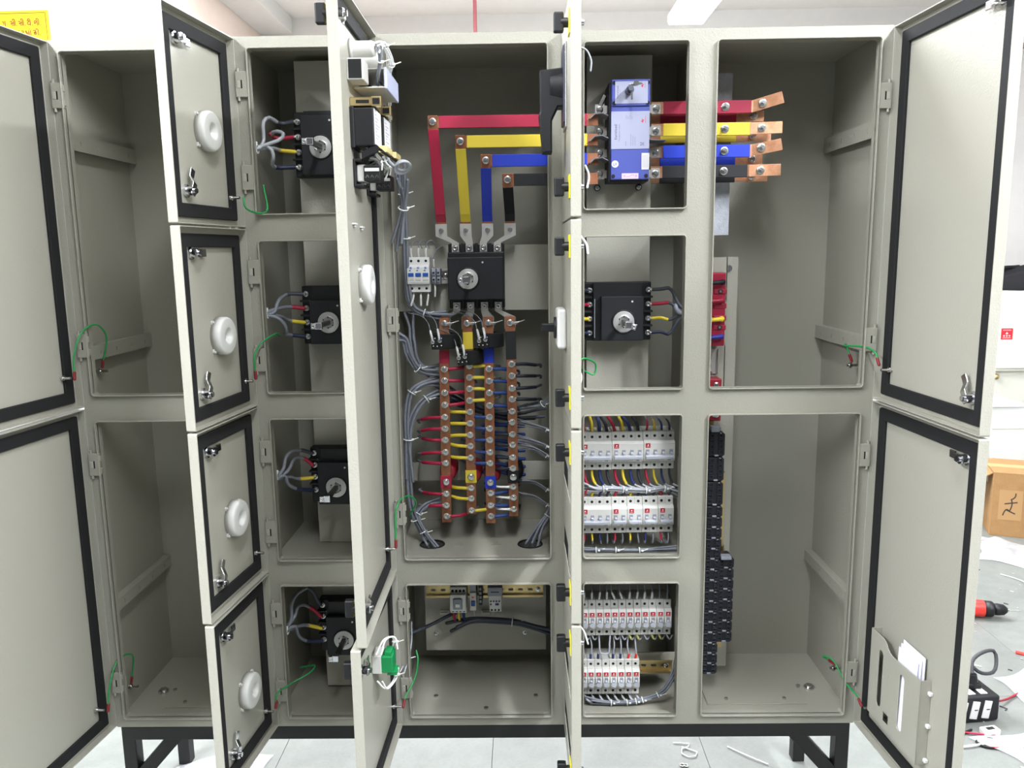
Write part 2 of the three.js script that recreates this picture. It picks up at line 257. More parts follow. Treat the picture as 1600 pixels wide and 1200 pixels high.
function door(key, xh, w, y0, y1, deg, side, o = {}) {
  const h = y1 - y0, T = 0.018, s = side, X = (a, b) => [Math.min(s * a, s * b), Math.max(s * a, s * b)], g = g_();
  const pan = rect(...X(0, w), 0, h, 0.003); for (const [a, b, c, d] of o.cut ?? []) pan.holes.push(hole(...X(a, b), c, d, 0.002));
  g.ext(pan, T - 0.0018, 0.0018, 0.0004);
  const fl = rect(...X(0, w), 0, h, 0.003); fl.holes.push(hole(...X(0.002, w - 0.002), 0.002, h - 0.002, 0.002)); g.ext(fl, -0.001, T, 0.0003);
  const d = g.build('door', M.door, cab); d.position.set(xh, y0, 0); d.rotation.y = -s * R(deg);
  const a = 0.013, b = 0.039, gk = rect(...X(a, w - a), a, h - a, 0.004); gk.holes.push(hole(...X(b, w - b), b, h - b, 0.002));
  g_().ext(gk, T - 0.0088, 0.007, 0.0015).build('gasket', M.gasket, d);
  for (const [lx, ly, lever] of o.locks ?? []) {
    const k = new THREE.Mesh(lockGeo(s > 0 ? lever : Math.PI - lever), M.chrome); k.name = 'lock_lever'; k.position.set(s * lx, ly, T - 0.0018); d.add(k);
    for (const [geo, m, n, z] of [[PAD, M.gyellow, 'lock_backing', T], [KNOB, M.blackplastic, 'lock_knob', T + 0.0022]]) { const e = new THREE.Mesh(geo, m); e.name = n; e.position.set(s * lx, ly, z); d.add(e); }
  }
  if (o.bezel) {
    const [bx, by] = o.bezel, e = new THREE.Mesh(BEZEL, M.white); e.name = 'handle_bezel'; e.position.set(s * bx, by, T - 0.0018); d.add(e);
    const sc = g_(); for (let i = 0; i < 4; i++) { const t = Math.PI / 4 + i * Math.PI / 2; sc.cyl(s * bx + 0.043 * Math.cos(t), by + 0.043 * Math.sin(t), T - 0.0045, 0.0028, 0.006, 'z', 8).cyl(s * bx + 0.04 * Math.cos(t), by + 0.04 * Math.sin(t), T - 0.0035, 0.005, 0.003, 'z', 10); }
    sc.build('bezel_screws', M.offwhite, d);
  }
  if (o.stud) g_().cyl(s * o.stud[0], o.stud[1], T - 0.013, 0.003, 0.026, 'z', 10).cyl(s * o.stud[0], o.stud[1], T - 0.008, 0.006, 0.004, 'z', 6).build('earth_stud', M.zinc, d);
  d.traverse((m) => { m.castShadow = m.receiveShadow = true; });
  for (const hy of o.hinges ?? []) {
    const q = g_().box(...X(0.001, 0.0265), hy - 0.026, hy + 0.026, 0.0002, 0.008, 0.0015).box(...X(0.024, 0.0285), hy - 0.021, hy - 0.008, 0.0002, 0.0065, 0.001).box(...X(0.024, 0.0285), hy + 0.008, hy + 0.021, 0.0002, 0.0065, 0.001).cyl(s * 0.0065, hy, 0.005, 0.003, 0.066, 'y', 10).build('hinge', M.steel, cab);
    q.position.x = xh;
    g_().box(...X(0.0125, 0.0155), hy - 0.0085, hy + 0.0085, 0.0072, 0.0083).build('hinge_slot', M.blackmatt, q); g_().box(...X(0.005, 0.0118), hy - 0.0075, hy + 0.0075, 0.0078, 0.0092, 0.0008).build('hinge_leaf', M.door, q);
  }
  return (doors[key] = { mesh: d, xh, w, y0, h, deg, s });
}
const H = Math.PI;
door('A1', -0.985, 0.385, 1.072, 1.849, 98.5, 1, { hinges: [1.74, 1.211], stud: [0.043, 0.073] });
door('A2', -0.985, 0.385, 0.294, 1.068, 96.5, 1, { hinges: [0.9414, 0.4087], stud: [0.05, 0.072] });
const bl = (h, drop, u = H) => ({ locks: [[0.21, h - 0.05, u], [0.206, 0.062, 2.0]], bezel: [0.118, h * 0.5 - drop] });
door('B1', -0.595, 0.27, 1.463, 1.849, 97, 1, { ...bl(0.386, 0.01), hinges: [1.756, 1.5665], stud: [0.035, 0.06] });
door('B2', -0.595, 0.27, 1.072, 1.459, 96.5, 1, { ...bl(0.387, 0.025), hinges: [1.3675, 1.175], stud: [0.03, 0.06] });
door('B3', -0.595, 0.27, 0.680, 1.068, 96.3, 1, { ...bl(0.388, 0.024), hinges: [0.967, 0.778], stud: [0.035, 0.06] });
door('B4', -0.595, 0.27, 0.294, 0.676, 95.5, 1, { ...bl(0.382, 0.033), hinges: [0.58, 0.385], stud: [0.04, 0.06] });
door('C1', -0.298, 0.370, 0.680, 1.849, 89.7, 1, { locks: [[0.325, 1.122, H], [0.325, 0.06, H]], bezel: [0.176, 0.663], hinges: [1.7, 1.259, 0.818], stud: [0.045, 0.07] });
door('C2', -0.298, 0.372, 0.294, 0.676, 91.6, 1, { locks: [[0.318, 0.315, H], [0.318, 0.05, H]], hinges: [0.584, 0.391], stud: [0.04, 0.07] });
const dl = (h) => ({ locks: [[0.25, h - 0.048, H], [0.25, 0.055, 2.0]] });
door('D1', 0.105, 0.277, 1.463, 1.849, 89.6, 1, dl(0.386));
door('D2', 0.105, 0.277, 1.072, 1.459, 89.6, 1, { ...dl(0.387), bezel: [0.115, 0.175] });
door('D3', 0.105, 0.277, 0.680, 1.068, 89.6, 1, { ...dl(0.388), cut: [[0.024, 0.245, 0.234, 0.285], [0.024, 0.245, 0.075, 0.126]] });
door('D4', 0.105, 0.277, 0.294, 0.676, 89.6, 1, { ...dl(0.382), cut: [[0.024, 0.245, 0.2, 0.25], [0.024, 0.245, 0.05, 0.1]] });
door('E1', 0.772, 0.38, 1.072, 1.849, 93.4, -1, { locks: [[0.335, 0.732, H], [0.33, 0.06, 2.1]], hinges: [1.712, 1.204], stud: [0.043, 0.07] });
door('E2', 0.772, 0.38, 0.294, 1.068, 93.4, -1, { locks: [[0.33, 0.726, H]], hinges: [0.945, 0.424], stud: [0.06, 0.072] });
// a thing fixed to a door: lx from the hinge, y up from the floor, its own z pointing out of the door's outer face
function onDoor(key, name, label, category, lx, y, group) {
  const d = doors[key], a = -d.s * R(d.deg), p = V(d.s * lx, 0, 0).applyAxisAngle(V(0, 1, 0), a);
  return thing(name, label, category, [d.xh + p.x, y, p.z], a, group);
}
// ---------- bolts, bars and the tall middle compartment ----------
const BOLT = g_().lathe([[0, 0], [0.0082, 0], [0.0082, 0.0012], [0.0074, 0.0016], [0.006, 0.0016], [0.006, 0.0024], [0, 0.0024]], 0, 0, 0, 'z', 18).cyl(0, 0, 0.0044, 0.0056, 0.004, 'z', 6, 0.0051).cyl(0, 0, 0.0085, 0.0029, 0.006, 'z', 10).geo();
const CAPBOLT = g_().cyl(0, 0, 0.0006, 0.0075, 0.0014, 'z', 16).lathe([[0, 0.003], [0.0022, 0.003], [0.0022, 0.0062], [0.0052, 0.0062], [0.0058, 0.005], [0.0058, 0.001], [0, 0.001]], 0, 0, 0, 'z', 14).geo();
function bolt(parent, x, y, z, k = 1, geo = BOLT, name = 'bolt') { const o = new THREE.Mesh(geo, M.zinc); o.name = name; o.position.set(x, y, z); o.scale.setScalar(k); parent.add(o); return o; }

// moulded case switch: local origin on the middle of its back
function mccb(label, pos, o) {
  const t = thing('moulded_case_switch', label, 'circuit breaker', pos), { w, h, d, cover: [cx0, cx1, cy0, cy1, cz], dial: [dx, dy, dr], long = 0.085 } = o;
  const b = g_().box(-w / 2, w / 2, -h / 2, h / 2, 0, d * 0.72, 0.003);
  for (const [x, y, nx, ny] of o.slots) b.box(x - (nx ? 0.011 : 0.0022), x + (nx ? 0.011 : 0.0022), y - (nx ? 0.0022 : 0.011), y + (nx ? 0.0022 : 0.011), d * 0.6, d, 0.0008);
  b.box(-w / 2 + (o.flat ? 0.0 : 0.026), w / 2 - (o.flat ? 0.0 : 0.022), -h / 2 + (o.flat ? 0.022 : 0.0), h / 2 - (o.flat ? 0.02 : 0), d * 0.7, d, 0.002);
  b.build('housing', M.blackplastic, t);
  const c = g_().box(cx0, cx1, cy0, cy1, d - 0.004, cz, 0.002).box(cx0 + 0.012, cx0 + 0.022, cy1 - 0.022, cy1 - 0.014, cz, cz + 0.0006).box(cx1 - 0.022, cx1 - 0.012, cy1 - 0.022, cy1 - 0.014, cz, cz + 0.0006).build('cover', M.darkplastic, t);
  g_().cyl(dx + (cx1 - dx) * 0.42, cy1 - 0.012, cz + 0.0008, 0.0022, 0.0016, 'z', 10).build('test_button', M.white, c);
  const dl = g_().lathe([[0.0, 0.001], [0.011, 0.001], [0.0115, 0.004], [0.0145, 0.004], [0.0155, 0.0022], [dr - 0.001, 0.0022], [dr, 0.0012], [dr, 0], [0, 0]], dx, dy, cz, 'z', 40).build('dial', std('#b9b9b6', 0.38, 0.55), t);
  const hs = g_(); for (let i = 0; i < 6; i++) hs.cyl(dx + 0.0125 * Math.cos(i * 1.047 + 0.5), dy + 0.0125 * Math.sin(i * 1.047 + 0.5), cz + 0.0042, 0.0016, 0.0012, 'z', 8); hs.build('dial_holes', M.blackmatt, dl); dl.children[0].userData.kind = 'stuff';
  g_().torus(dx, dy, cz + 0.001, dr + 0.0018, 0.0018).build('dial_ring', M.blackplastic, t);
  g_().box(dx - 0.005, dx + 0.005, dy - 0.005, dy + 0.005, cz, cz + long, 0.001).build('shaft', std('#4c4a46', 0.35, 0.8), t);
  const tip = g_().box(dx - 0.0075, dx + 0.0075, dy - 0.0075, dy + 0.0075, cz + long - 0.006, cz + long + 0.006, 0.0015), q = o.tip ?? 0;
  tip.rbox(0.011, 0.013, 0.011, [dx + 0.011 * Math.cos(q), dy + 0.011 * Math.sin(q), cz + long + 0.002], [0, 0, q], 0.0015).torus(dx + 0.011 * Math.cos(q), dy + 0.011 * Math.sin(q), cz + long + 0.0078, 0.0034, 0.0014);
  tip.build('shaft_coupling', M.chrome, t);
  for (const [x, y] of o.terms) bolt(t, x, y, d * 0.8, 0.9, CAPBOLT, 'terminal_screw');
  for (const [x, y] of o.dots ?? []) g_().sph(x, y, d * 0.92, 0.0022, [1, 1, 0.5], 8).build('marker', M.white, t);
  return t;
}
// main switch in the middle column, terminals above and below
{
  const ty = 0.0655, by = -0.0705, xs = [-0.0485, -0.0155, 0.0175, 0.0505];
  mccb('large black four pole switch with silver dial below four coloured bars', [-0.1078, 1.3477, -0.205], { w: 0.132, h: 0.152, d: 0.058, flat: true, cover: [-0.0645, 0.0645, -0.053, 0.0445, 0.088], dial: [-0.0177, -0.005, 0.0238], long: 0.075, tip: Math.PI,
    slots: [-0.032, 0.001, 0.034].flatMap((x) => [[x, 0.066, 0, 1], [x, -0.066, 0, 1]]), terms: [...xs.map((x) => [x, ty]), ...xs.map((x) => [x, by])], dots: [[-0.032, 0.056], [0.001, 0.056], [0.034, 0.056], [-0.032, -0.058], [0.001, -0.058], [0.034, -0.058]] });
}
const PH = ['red', 'yellow', 'blue', 'black'], PM = [M.red, M.yellow, M.blue, M.black], tapes = ['red', 'yellow', 'blue', 'black'];
const TX = [-0.1563, -0.1233, -0.0903, -0.0573], BX = [-0.1884, -0.1309, -0.0797, -0.027], LX = [-0.1862, -0.1325, -0.082, -0.03];
const UPY = [1.687, 1.6445, 1.603, 1.561], UPX = [-0.1925, -0.1325, -0.0772, -0.0297];
PH.forEach((c, i) => {
  // riser from the switch to the cross bar
  const y1 = UPY[i] + 0.0135, x0 = BX[i], x1 = UPX[i], zt = -0.074, zb = -0.163, yb = 1.475, r = thing('riser_bar', `vertical ${c} sleeved copper bar rising from the main switch`, 'busbar', [x0, 1.44, 0]);
  const L = (x, y, z) => [x - x0, y - 1.44, z];
  g_().bar(L(x1, y1, zt), L(x1 + (x0 - x1) * 0.1, y1 - 0.03, zt - 0.006), 0.0225, 0.004).build('copper_end', M.darkcopper, r); g_().bar(L(x0, yb + 0.002, zb), L(x0, 1.442, zb), 0.0225, 0.004).build('copper_end', M.darkcopper, r);
  g_().bar(L(x1 + (x0 - x1) * 0.08, y1 - 0.0285, zt - 0.005), L(x0, yb + 0.016, zb + 0.012), 0.0235, 0.0055).bar(L(x0, yb + 0.018, zb + 0.0125), L(x0, yb, zb), 0.0235, 0.0055).build('sleeve', PM[i], r);
  bolt(r, x1 - x0, UPY[i] - 1.44, zt + 0.003); bolt(r, 0, 0.0145, zb + 0.003);
  // cross bar running right behind the divider to the changeover switch
  const hb = thing('cross_bar', `horizontal ${c} sleeved copper bar running right to the changeover switch`, 'busbar', [x1 - 0.012, UPY[i], -0.081]), xe = 0.155 - x1 + 0.012;
  g_().box(0, xe + 0.016, -0.0125, 0.0125, -0.002, 0.002, 0.0006).build('bar', M.darkcopper, hb);
  g_().box(0.026, xe - 0.008, -0.0132, 0.0132, -0.003, 0.003, 0.001).build('sleeve', PM[i], hb);
  // tinned spreader links above and below the switch
  for (const up of [1, 0]) {
    const tx = TX[i], ty = up ? 1.4132 : 1.2772, bx = up ? BX[i] : LX[i], y2 = up ? 1.4555 : 1.2365, dy = y2 - ty, k = thing('spreader_link', `tinned offset link ${up ? 'above' : 'below'} the main switch, on the ${c} phase`, 'terminal link', [tx, ty, -0.1585]);
    const hw = 0.0085, e = up ? 1 : -1, dx = bx - tx, s = poly([[-hw, -0.009 * e], [hw, -0.009 * e], [hw, 0.012 * e], [dx + 0.0135, dy - 0.014 * e], [dx + 0.0135, dy + 0.014 * e], [dx - 0.0135, dy + 0.014 * e], [dx - 0.0135, dy - 0.014 * e], [-hw, 0.012 * e]]);
    g_().ext(s, -0.0025, 0.003, 0.0003).build('plate', M.tin, k); bolt(k, 0, 0, 0.0007, 0.95, CAPBOLT, 'cap_screw');
  }
});
// distribution bars: the tape, the bolts, the sleeved leads
const LOW = {
  red: { x: [-0.1884, -0.1922], ys: [1.1293, 1.1015, 1.072, 1.0424, 1.0126, 0.9842, 0.9558, 0.9255, 0.8984, 0.821, 0.7917, 0.764], clamp: 0.8517, end: 0.748, top: 1.252, tape: [1.142, 1.172], dir: [1, 1, 1, 1, -1, -1, -1, -1, -1, -1, -1, 1], ins: 0.872 },
  yellow: { x: [-0.1288, -0.1307], ys: [1.1363, 1.1085, 1.0814, 1.0526, 1.0245, 0.9962, 0.9678, 0.94, 0.9113, 0.835, 0.8082, 0.7781], clamp: 0.864, end: 0.769, top: 1.252, tape: [1.175, 1.216], dir: [1, 1, 1, 1, -1, -1, -1, -1, -1, -1, -1, 1], ins: 0.865 },
  blue: { x: [-0.0815, -0.0836], ys: [1.1288, 1.0994, 1.0707, 1.0396, 1.0114, 0.983, 0.9546, 0.9244, 0.8972, 0.8215, 0.7906, 0.7629], clamp: 0.849, end: 0.745, top: 1.252, tape: [1.142, 1.178], dir: [1, 1, 1, 1, -1, -1, -1, -1, -1, 1, 1, 1], ins: 0.865 },
  black: { x: [-0.0275, -0.027], ys: [1.1396, 1.1111, 1.081, 1.0545, 1.0249, 0.9982, 0.9682, 0.9421, 0.911, 0.8838, 0.8371, 0.8096, 0.7803], clamp: 0.8621, end: 0.762, top: 1.252, tape: [1.15, 1.217], dir: [1, 1, 1, 1, -1, -1, -1, -1, -1, -1, -1, -1, -1], ins: 0.868 },
};
const leadMat = { red: M.red, yellow: M.yellow, blue: std('#1d3a78', 0.55), black: std('#171b28', 0.6) };
for (const [c, b] of Object.entries(LOW)) {
  const ci = PH.indexOf(c), xm = (b.x[0] + b.x[1]) / 2, t = thing('distribution_bar', `vertical copper distribution bar with ${c} tape and a row of bolted leads`, 'busbar', [xm, b.end, -0.137]), yy = (y) => y - b.end, xat = (y) => (b.x[0] + (b.x[1] - b.x[0]) * (1.13 - y) / 0.366) - xm;
  g_().bar([xat(1.13), yy(1.135), -0.002], [xat(b.end), 0, -0.002], 0.0235, 0.004).bar([xat(1.13), yy(1.125), -0.002], [LX[ci] - xm, yy(b.top), -0.017], 0.0235, 0.004).build('bar', M.darkcopper, t);
  const q = (y) => { const k = (y - 1.125) / (b.top - 1.125); return [xat(1.13) + (LX[ci] - xm - xat(1.13)) * k, yy(y), -0.002 - 0.015 * k]; };
  g_().bar(q(b.tape[0]), q(b.tape[1]), 0.0245, 0.0056).build('sleeve', PM[ci], t);
  bolt(t, LX[ci] - xm, yy(1.2372), -0.013);
  const cl = g_().box(xat(b.clamp) - 0.0135, xat(b.clamp) + 0.0135, yy(b.clamp) - 0.016, yy(b.clamp) + 0.016, -0.006, 0.002, 0.001).build('clamp_tape', PM[ci], t); bolt(cl, xat(b.clamp), yy(b.clamp), 0.002, 1.05);
  g_().lathe([[0, 0], [0.016, 0], [0.0205, -0.012], [0.015, -0.028], [0.0225, -0.045], [0.016, -0.06], [0.02, -0.078], [0.018, -0.108], [0, -0.108]], xat(b.ins) + 0.004, yy(b.ins), -0.006, 'z', 24).build('standoff_insulator', c === 'black' ? M.blackplastic : M.darkred, t);
  b.ys.forEach((y, i) => {
    bolt(t, xat(y), yy(y), 0, 0.98);
    const s = b.dir[i], X = xm + xat(y), white = c === 'black' && i > 9, L = s > 0 ? 0.043 : 0.045, dy = (rnd() - 0.5) * 0.012, l = thing('bolted_lead', `${white ? 'bare lugged' : c + ' sleeved'} lead to the ${s > 0 ? 'right' : 'left'} of the ${c} taped bar, ${ORD[i]} bolt from the top`, 'cable lead', [X, y, -0.137], 0, `leads bolted to the ${c} taped distribution bar`);
    g_().torus(0, 0, 0.0012, 0.0068, 0.0014).box(Math.min(s * 0.007, s * 0.017), Math.max(s * 0.007, s * 0.017), -0.0035, 0.0035, 0, 0.0025, 0.0008).build('lug', M.tin, l);
    const e = [s * (0.014 + L), dy - 0.004, -0.02 - rnd() * 0.015];
    g_().tube([[s * 0.012, 0, 0.0015], [s * (0.016 + L * 0.4), dy * 0.3, -0.002], e], white ? 0.0028 : 0.0042, 8, 5).build('sleeve', white ? M.whitewire : leadMat[c], l);
    g_().tube([e, [e[0] + s * 0.012, e[1] + dy, e[2] - 0.018], [e[0] + s * 0.014, e[1] + dy * 2 - 0.01, e[2] - 0.06]], 0.0032, 7, 4).build('cable', c === 'black' || c === 'blue' ? M.cabledark : M.cable, l);
  });
}
// current transformers threaded on three of the bars
[['red', -0.183, 1.197, 0.034], ['yellow', -0.1255, 1.1585, 0.031], ['blue', -0.0765, 1.198, 0.031]].forEach(([c, x, y, r]) => {
  const t = thing('current_transformer', `black ring current transformer around the ${c} taped bar`, 'current transformer', [x, y, -0.143]);
  g_().lathe([[0.0145, -0.0165], [r - 0.002, -0.0165], [r, -0.0145], [r, 0.0145], [r - 0.002, 0.0165], [0.0145, 0.0165], [0.0145, -0.0165]], 0, 0, 0, 'y', 36).box(-r * 0.9, -0.004, -0.017, 0.013, 0.012, r + 0.004, 0.002).build('ring', M.blackmatt, t);
  for (const [sx, sy] of [[-r * 0.82, 0.001], [-0.011, 0.004]]) bolt(t, sx, sy, r + 0.004, 0.62, BOLT, 'terminal_screw');
  const dots = g_(); for (const [sx, sy] of [[-0.022, 0.0095], [-0.007, 0.0095], [-0.026, -0.0085], [-0.017, -0.009], [-0.007, -0.0075]]) dots.sph(sx, sy, r + 0.0042, 0.0016, [1, 1, 0.6], 6); dots.build('printed_marks', M.white, t).userData.kind = 'stuff';
  g_().cyl(-0.0105, 0.011, r + 0.006, 0.0032, 0.01, 'y', 10).build('blue_lug', M.navy, t);
  for (const [sx, top] of [[-r * 0.82, 0.03], [-0.011, 0.034]]) {
    const w = thing('transformer_wire', `thin wire with white ferrule on the ${sx < -0.02 ? 'left' : 'right'} screw of the ${c} bar's transformer`, 'wire', [x + sx, y, -0.143]);
    g_().tube([[0, 0.006, r + 0.006], [-0.001, 0.014, r + 0.008], [-0.004, top - 0.004, r + 0.004]], 0.0028, 7).build('ferrule', M.white, w);
    g_().tube([[-0.004, top - 0.006, r + 0.004], [-0.01, top + 0.014, r - 0.006], [-0.03, top + 0.03, r - 0.03], [-0.06, top + 0.036, -0.01]], 0.0011, 5).build('wire', M.cable, w);
  }
});
for (let i = 0; i < 4; i++) { const w = thing('sensing_wire', `thin wire on a lug at the ${PH[i]} phase joint under the main switch`, 'wire', [LX[i], 1.2372, -0.146]); g_().tube([[0.006, 0, 0.004], [0.02, 0.002, 0.006], [0.034, 0.006, 0]], 0.0013, 6).box(0.003, 0.018, -0.003, 0.003, 0.003, 0.0045, 0.0005).build('wire', M.tin, w); }
// tied bundles of grey cable
function bundle(label, n, r, pts, ties, m = M.cable, spread = 1.5) {
  const t = thing('cable_bundle', label, 'cables', pts[0]), o = V(...pts[0]), c = new THREE.CatmullRomCurve3(pts.map((p) => V(...p).sub(o)), false, 'centripetal');
  for (let k = 0; k < n; k++) { const a = (k / n) * 6.283 + 0.4, q = n > 1 ? r * spread * (n > 4 ? 1.35 : 1) : 0; g_().tube(c.points.map((p, i) => { const wob = (i === 0 || i === c.points.length - 1 ? 2.4 : 1) * q; return p.clone().add(V(Math.cos(a) * wob, Math.sin(a) * wob * 0.9, Math.sin(a + 1) * wob * 0.7)); }), r, 6, 7).build('cable', m, t); }
  for (const u of ties) {
    const p = c.getPoint(u), d = c.getTangent(u), q = new THREE.Quaternion().setFromUnitVectors(V(0, 0, 1), d), R0 = r * (n > 1 ? 2.9 : 1.6), mm = new THREE.Matrix4().compose(p, q, V(1, 1, 1));
    const gg = g_(); gg.add(new THREE.TorusGeometry(R0, 0.0013, 6, 16), mm); gg.rbox(0.005, 0.004, 0.004, p.clone().add(V(R0, 0.001, 0.004)).toArray(), [0, 0, 0]).rbox(0.012, 0.0018, 0.001, p.clone().add(V(R0 + 0.008, 0.003, 0.004)).toArray(), [0, 0, 0.3]).build('cable_tie', M.tie, t);
  }
  return t;
}
bundle('grey cables climbing the left wall of the tall compartment to the small breaker', 4, 0.0036, [[-0.272, 1.60, -0.1], [-0.2687, 1.5128, -0.12], [-0.2697, 1.4409, -0.13], [-0.2703, 1.3376, -0.14], [-0.2602, 1.2768, -0.15], [-0.2257, 1.2597, -0.15], [-0.1781, 1.2537, -0.16]], [0.12, 0.34, 0.8]);
bundle('grey cables curving from the left wall hole to the upper bolts', 5, 0.0036, [[-0.31, 1.215, -0.12], [-0.2797, 1.204, -0.12], [-0.269, 1.1617, -0.13], [-0.2485, 1.1293, -0.14], [-0.1971, 1.1211, -0.165]], [0.72]);
bundle('short vertical grey cables above the left wall hole', 2, 0.0036, [[-0.272, 1.265, -0.17], [-0.268, 1.23, -0.17], [-0.266, 1.19, -0.17], [-0.255, 1.14, -0.17], [-0.22, 1.11, -0.175]], []);
bundle('grey cables bending down along the left wall below the hole', 4, 0.0036, [[-0.1978, 1.096, -0.165], [-0.2402, 1.0919, -0.15], [-0.2688, 1.0736, -0.14], [-0.2832, 1.0158, -0.14], [-0.2838, 0.9524, -0.14], [-0.283, 0.85, -0.14]], [0.4]);
bundle('long grey cables dropping from the bars to the left floor hole', 3, 0.0038, [[-0.1987, 1.0646, -0.165], [-0.232, 1.0573, -0.15], [-0.2579, 1.0312, -0.14], [-0.2765, 0.9841, -0.14], [-0.282, 0.9045, -0.14], [-0.2781, 0.791, -0.14], [-0.2614, 0.7333, -0.14], [-0.2303, 0.688, -0.122]], [0.16, 0.48, 0.8]);
bundle('grey cables curling from the lowest bolts into the left floor hole', 5, 0.0032, [[-0.2032, 0.7904, -0.165], [-0.2403, 0.789, -0.15], [-0.2652, 0.7646, -0.14], [-0.2521, 0.7319, -0.13], [-0.2254, 0.688, -0.122]], [0.45, 0.78]);
const thin = [[1.005, 0.99, 0.985, 0.972], [0.931, 0.931, 0.9282, 0.9062], [0.952, 0.95, 0.945, 0.93], [0.8414, 0.8414, 0.8422, 0.8203], [0.8085, 0.8085, 0.8061, 0.7811]];
thin.forEach((ys, i) => bundle(`${ORD[i === 1 ? 2 : i === 2 ? 1 : i]} fan of thin grey wires from the black taped bar rightwards`, i === 3 || i === 4 ? 3 : 5, 0.0016, [[-0.02, ys[1], -0.17], [0.02, ys[2], -0.16], [0.06, ys[3], -0.15], [0.09, ys[3] - 0.03, -0.15]], [0.62], M.cable, 2.6));
bundle('grey cables rising behind the black leads towards the right wall', 2, 0.003, [[0.0, 1.027, -0.17], [0.0418, 1.0349, -0.16], [0.0633, 1.057, -0.15], [0.09, 1.09, -0.15]], [0.4]);
bundle('grey cables falling from the right wall into the right floor hole', 6, 0.0034, [[0.085, 0.80, -0.15], [0.058, 0.7614, -0.14], [0.0387, 0.7389, -0.13], [0.0148, 0.688, -0.12]], [0.35]);
bundle('dark grey cables hidden behind the four distribution bars', 6, 0.004, [[-0.2, 1.06, -0.22], [-0.12, 1.02, -0.215], [-0.05, 1.0, -0.215], [0.03, 1.01, -0.22]], [], M.cabledark, 2);
for (let i = 0; i < 7; i++) bundle(`dark cable crossing behind the distribution bars, ${ORD[i]} from the top`, 1, 0.0045, [[-0.1, 0.985 - i * 0.02, -0.17], [-0.06, 0.98 - i * 0.02, -0.19], [-0.03, 0.975 - i * 0.021, -0.2], [0.0, 0.97 - i * 0.021, -0.22]], [], leadMat.blue);
// ---------- miniature breakers ----------
const badge = print(64, 64, (x) => {
  x.fillStyle = '#a30d1f'; x.fillRect(0, 0, 64, 64); x.fillStyle = '#fff2f2'; x.beginPath(); x.moveTo(22, 34); x.lineTo(28, 20); x.lineTo(40, 18); x.lineTo(43, 29); x.lineTo(36, 35); x.closePath(); x.fill(); x.fillRect(14, 47, 36, 4);
});
const rating = print(128, 32, (x) => { x.fillStyle = '#dcdbd4'; x.fillRect(0, 0, 128, 32); x.fillStyle = '#5b5c60'; for (let i = 0; i < 4; i++) x.fillRect(6 + i * 12, 7, 3, 18); for (let i = 0; i < 3; i++) x.fillRect(84 + i * 12, 8, 9, 16); });
const PITCH = 0.01805, SMALL = print(64, 24, (x) => { x.fillStyle = '#dcdbd4'; x.fillRect(0, 0, 64, 24); x.fillStyle = '#6a6b70'; for (let i = 0; i < 3; i++) x.fillRect(12 + i * 14, 6, 9, 12); });
function profileBody(w, hh, dz, fz, parent, m = M.mcb, name = 'housing') {   // the stepped side outline, swept across the width
  const s = poly([[-0.07 - 0.001, -hh], [-dz, -hh], [-dz, -hh * 0.56], [0.0 - fz, -hh * 0.53], [0, -hh * 0.4], [0, hh * 0.42], [-0.005, hh * 0.56], [-dz, hh * 0.585], [-dz, hh * 0.97], [-dz - 0.002, hh], [-0.07, hh]]);
  return g_().ext(s, 0.0003, w - 0.0006, 0.0005, new THREE.Matrix4().makeRotationY(-Math.PI / 2).setPosition(w, 0, 0)).build(name, m, parent);
}
function mcb(poles, tall) {                                     // origin at the left edge, middle height, front of the nose
  const t = proto('miniature_breaker', 'circuit breaker'), w = poles * PITCH, hh = tall / 2;
  const body = profileBody(w, hh, 0.0135, 0.003, t), holes = g_(), joints = g_();
  for (let p = 0; p < poles; p++) {
    const cx = (p + 0.5) * PITCH; for (const y of [hh * 0.76, -hh * 0.8]) holes.cyl(cx, y, -0.0134, 0.0033, 0.0008, 'z', 14);
    if (p) joints.box(p * PITCH - 0.0003, p * PITCH + 0.0003, -hh * 0.98, -hh * 0.6, -0.0136, -0.0131).box(p * PITCH - 0.0003, p * PITCH + 0.0003, hh * 0.6, hh * 0.97, -0.0136, -0.0131);
    // cut-out and toggle of each pole
    g_().box(cx - 0.0042, cx + 0.0042, -hh * 0.12, hh * 0.1, -0.0005, 0.0006, 0.0004).build('toggle_window', M.grey, t);
    g_().rbox(0.0062, hh * 0.3, 0.006, [cx, -hh * 0.16, 0.003], [0.35, 0, 0], 0.001).build('toggle', M.lever, t);
    if (poles === 1) { g_().cyl(cx, -hh * 0.24, 0.0035, 0.0062, 0.006, 'z', 18).build('toggle_boss', M.lever, t); for (const s of [-1, 1]) g_().box(cx + s * 0.0058 - 0.0016, cx + s * 0.0058 + 0.0016, -hh * 0.16, hh * 0.13, 0, 0.0035, 0.0008).build('toggle_guard', M.white, t); }
  }
  holes.build('screw_recesses', M.blackmatt, t).userData.kind = 'stuff'; if (poles > 1) joints.build('pole_joints', M.grey, body).userData.kind = 'stuff';
  if (poles > 1) g_().rbox(w - 0.007, hh * 0.2, 0.0095, [w / 2, -hh * 0.27, 0.0055], [0.25, 0, 0], 0.0022).build('handle_bar', M.lever, t);
  plate('maker_badge', 0.0108, 0.0108, [PITCH * (poles === 1 ? 0.5 : 0.55), hh * 0.31, 0.0004], badge, t);
  plate('rating_print', poles > 1 ? 0.028 : 0.01, poles > 1 ? 0.005 : 0.004, [poles > 1 ? w - 0.021 : w / 2, -hh * 0.455, -0.0018 + 0.0016], poles > 1 ? rating : SMALL, t, 0.0006).rotation.x = 0.3;
  return t;
}
const q4 = mcb(4, 0.0888), q2 = mcb(2, 0.0868), q1 = mcb(1, 0.0896), q4b = mcb(4, 0.0868);
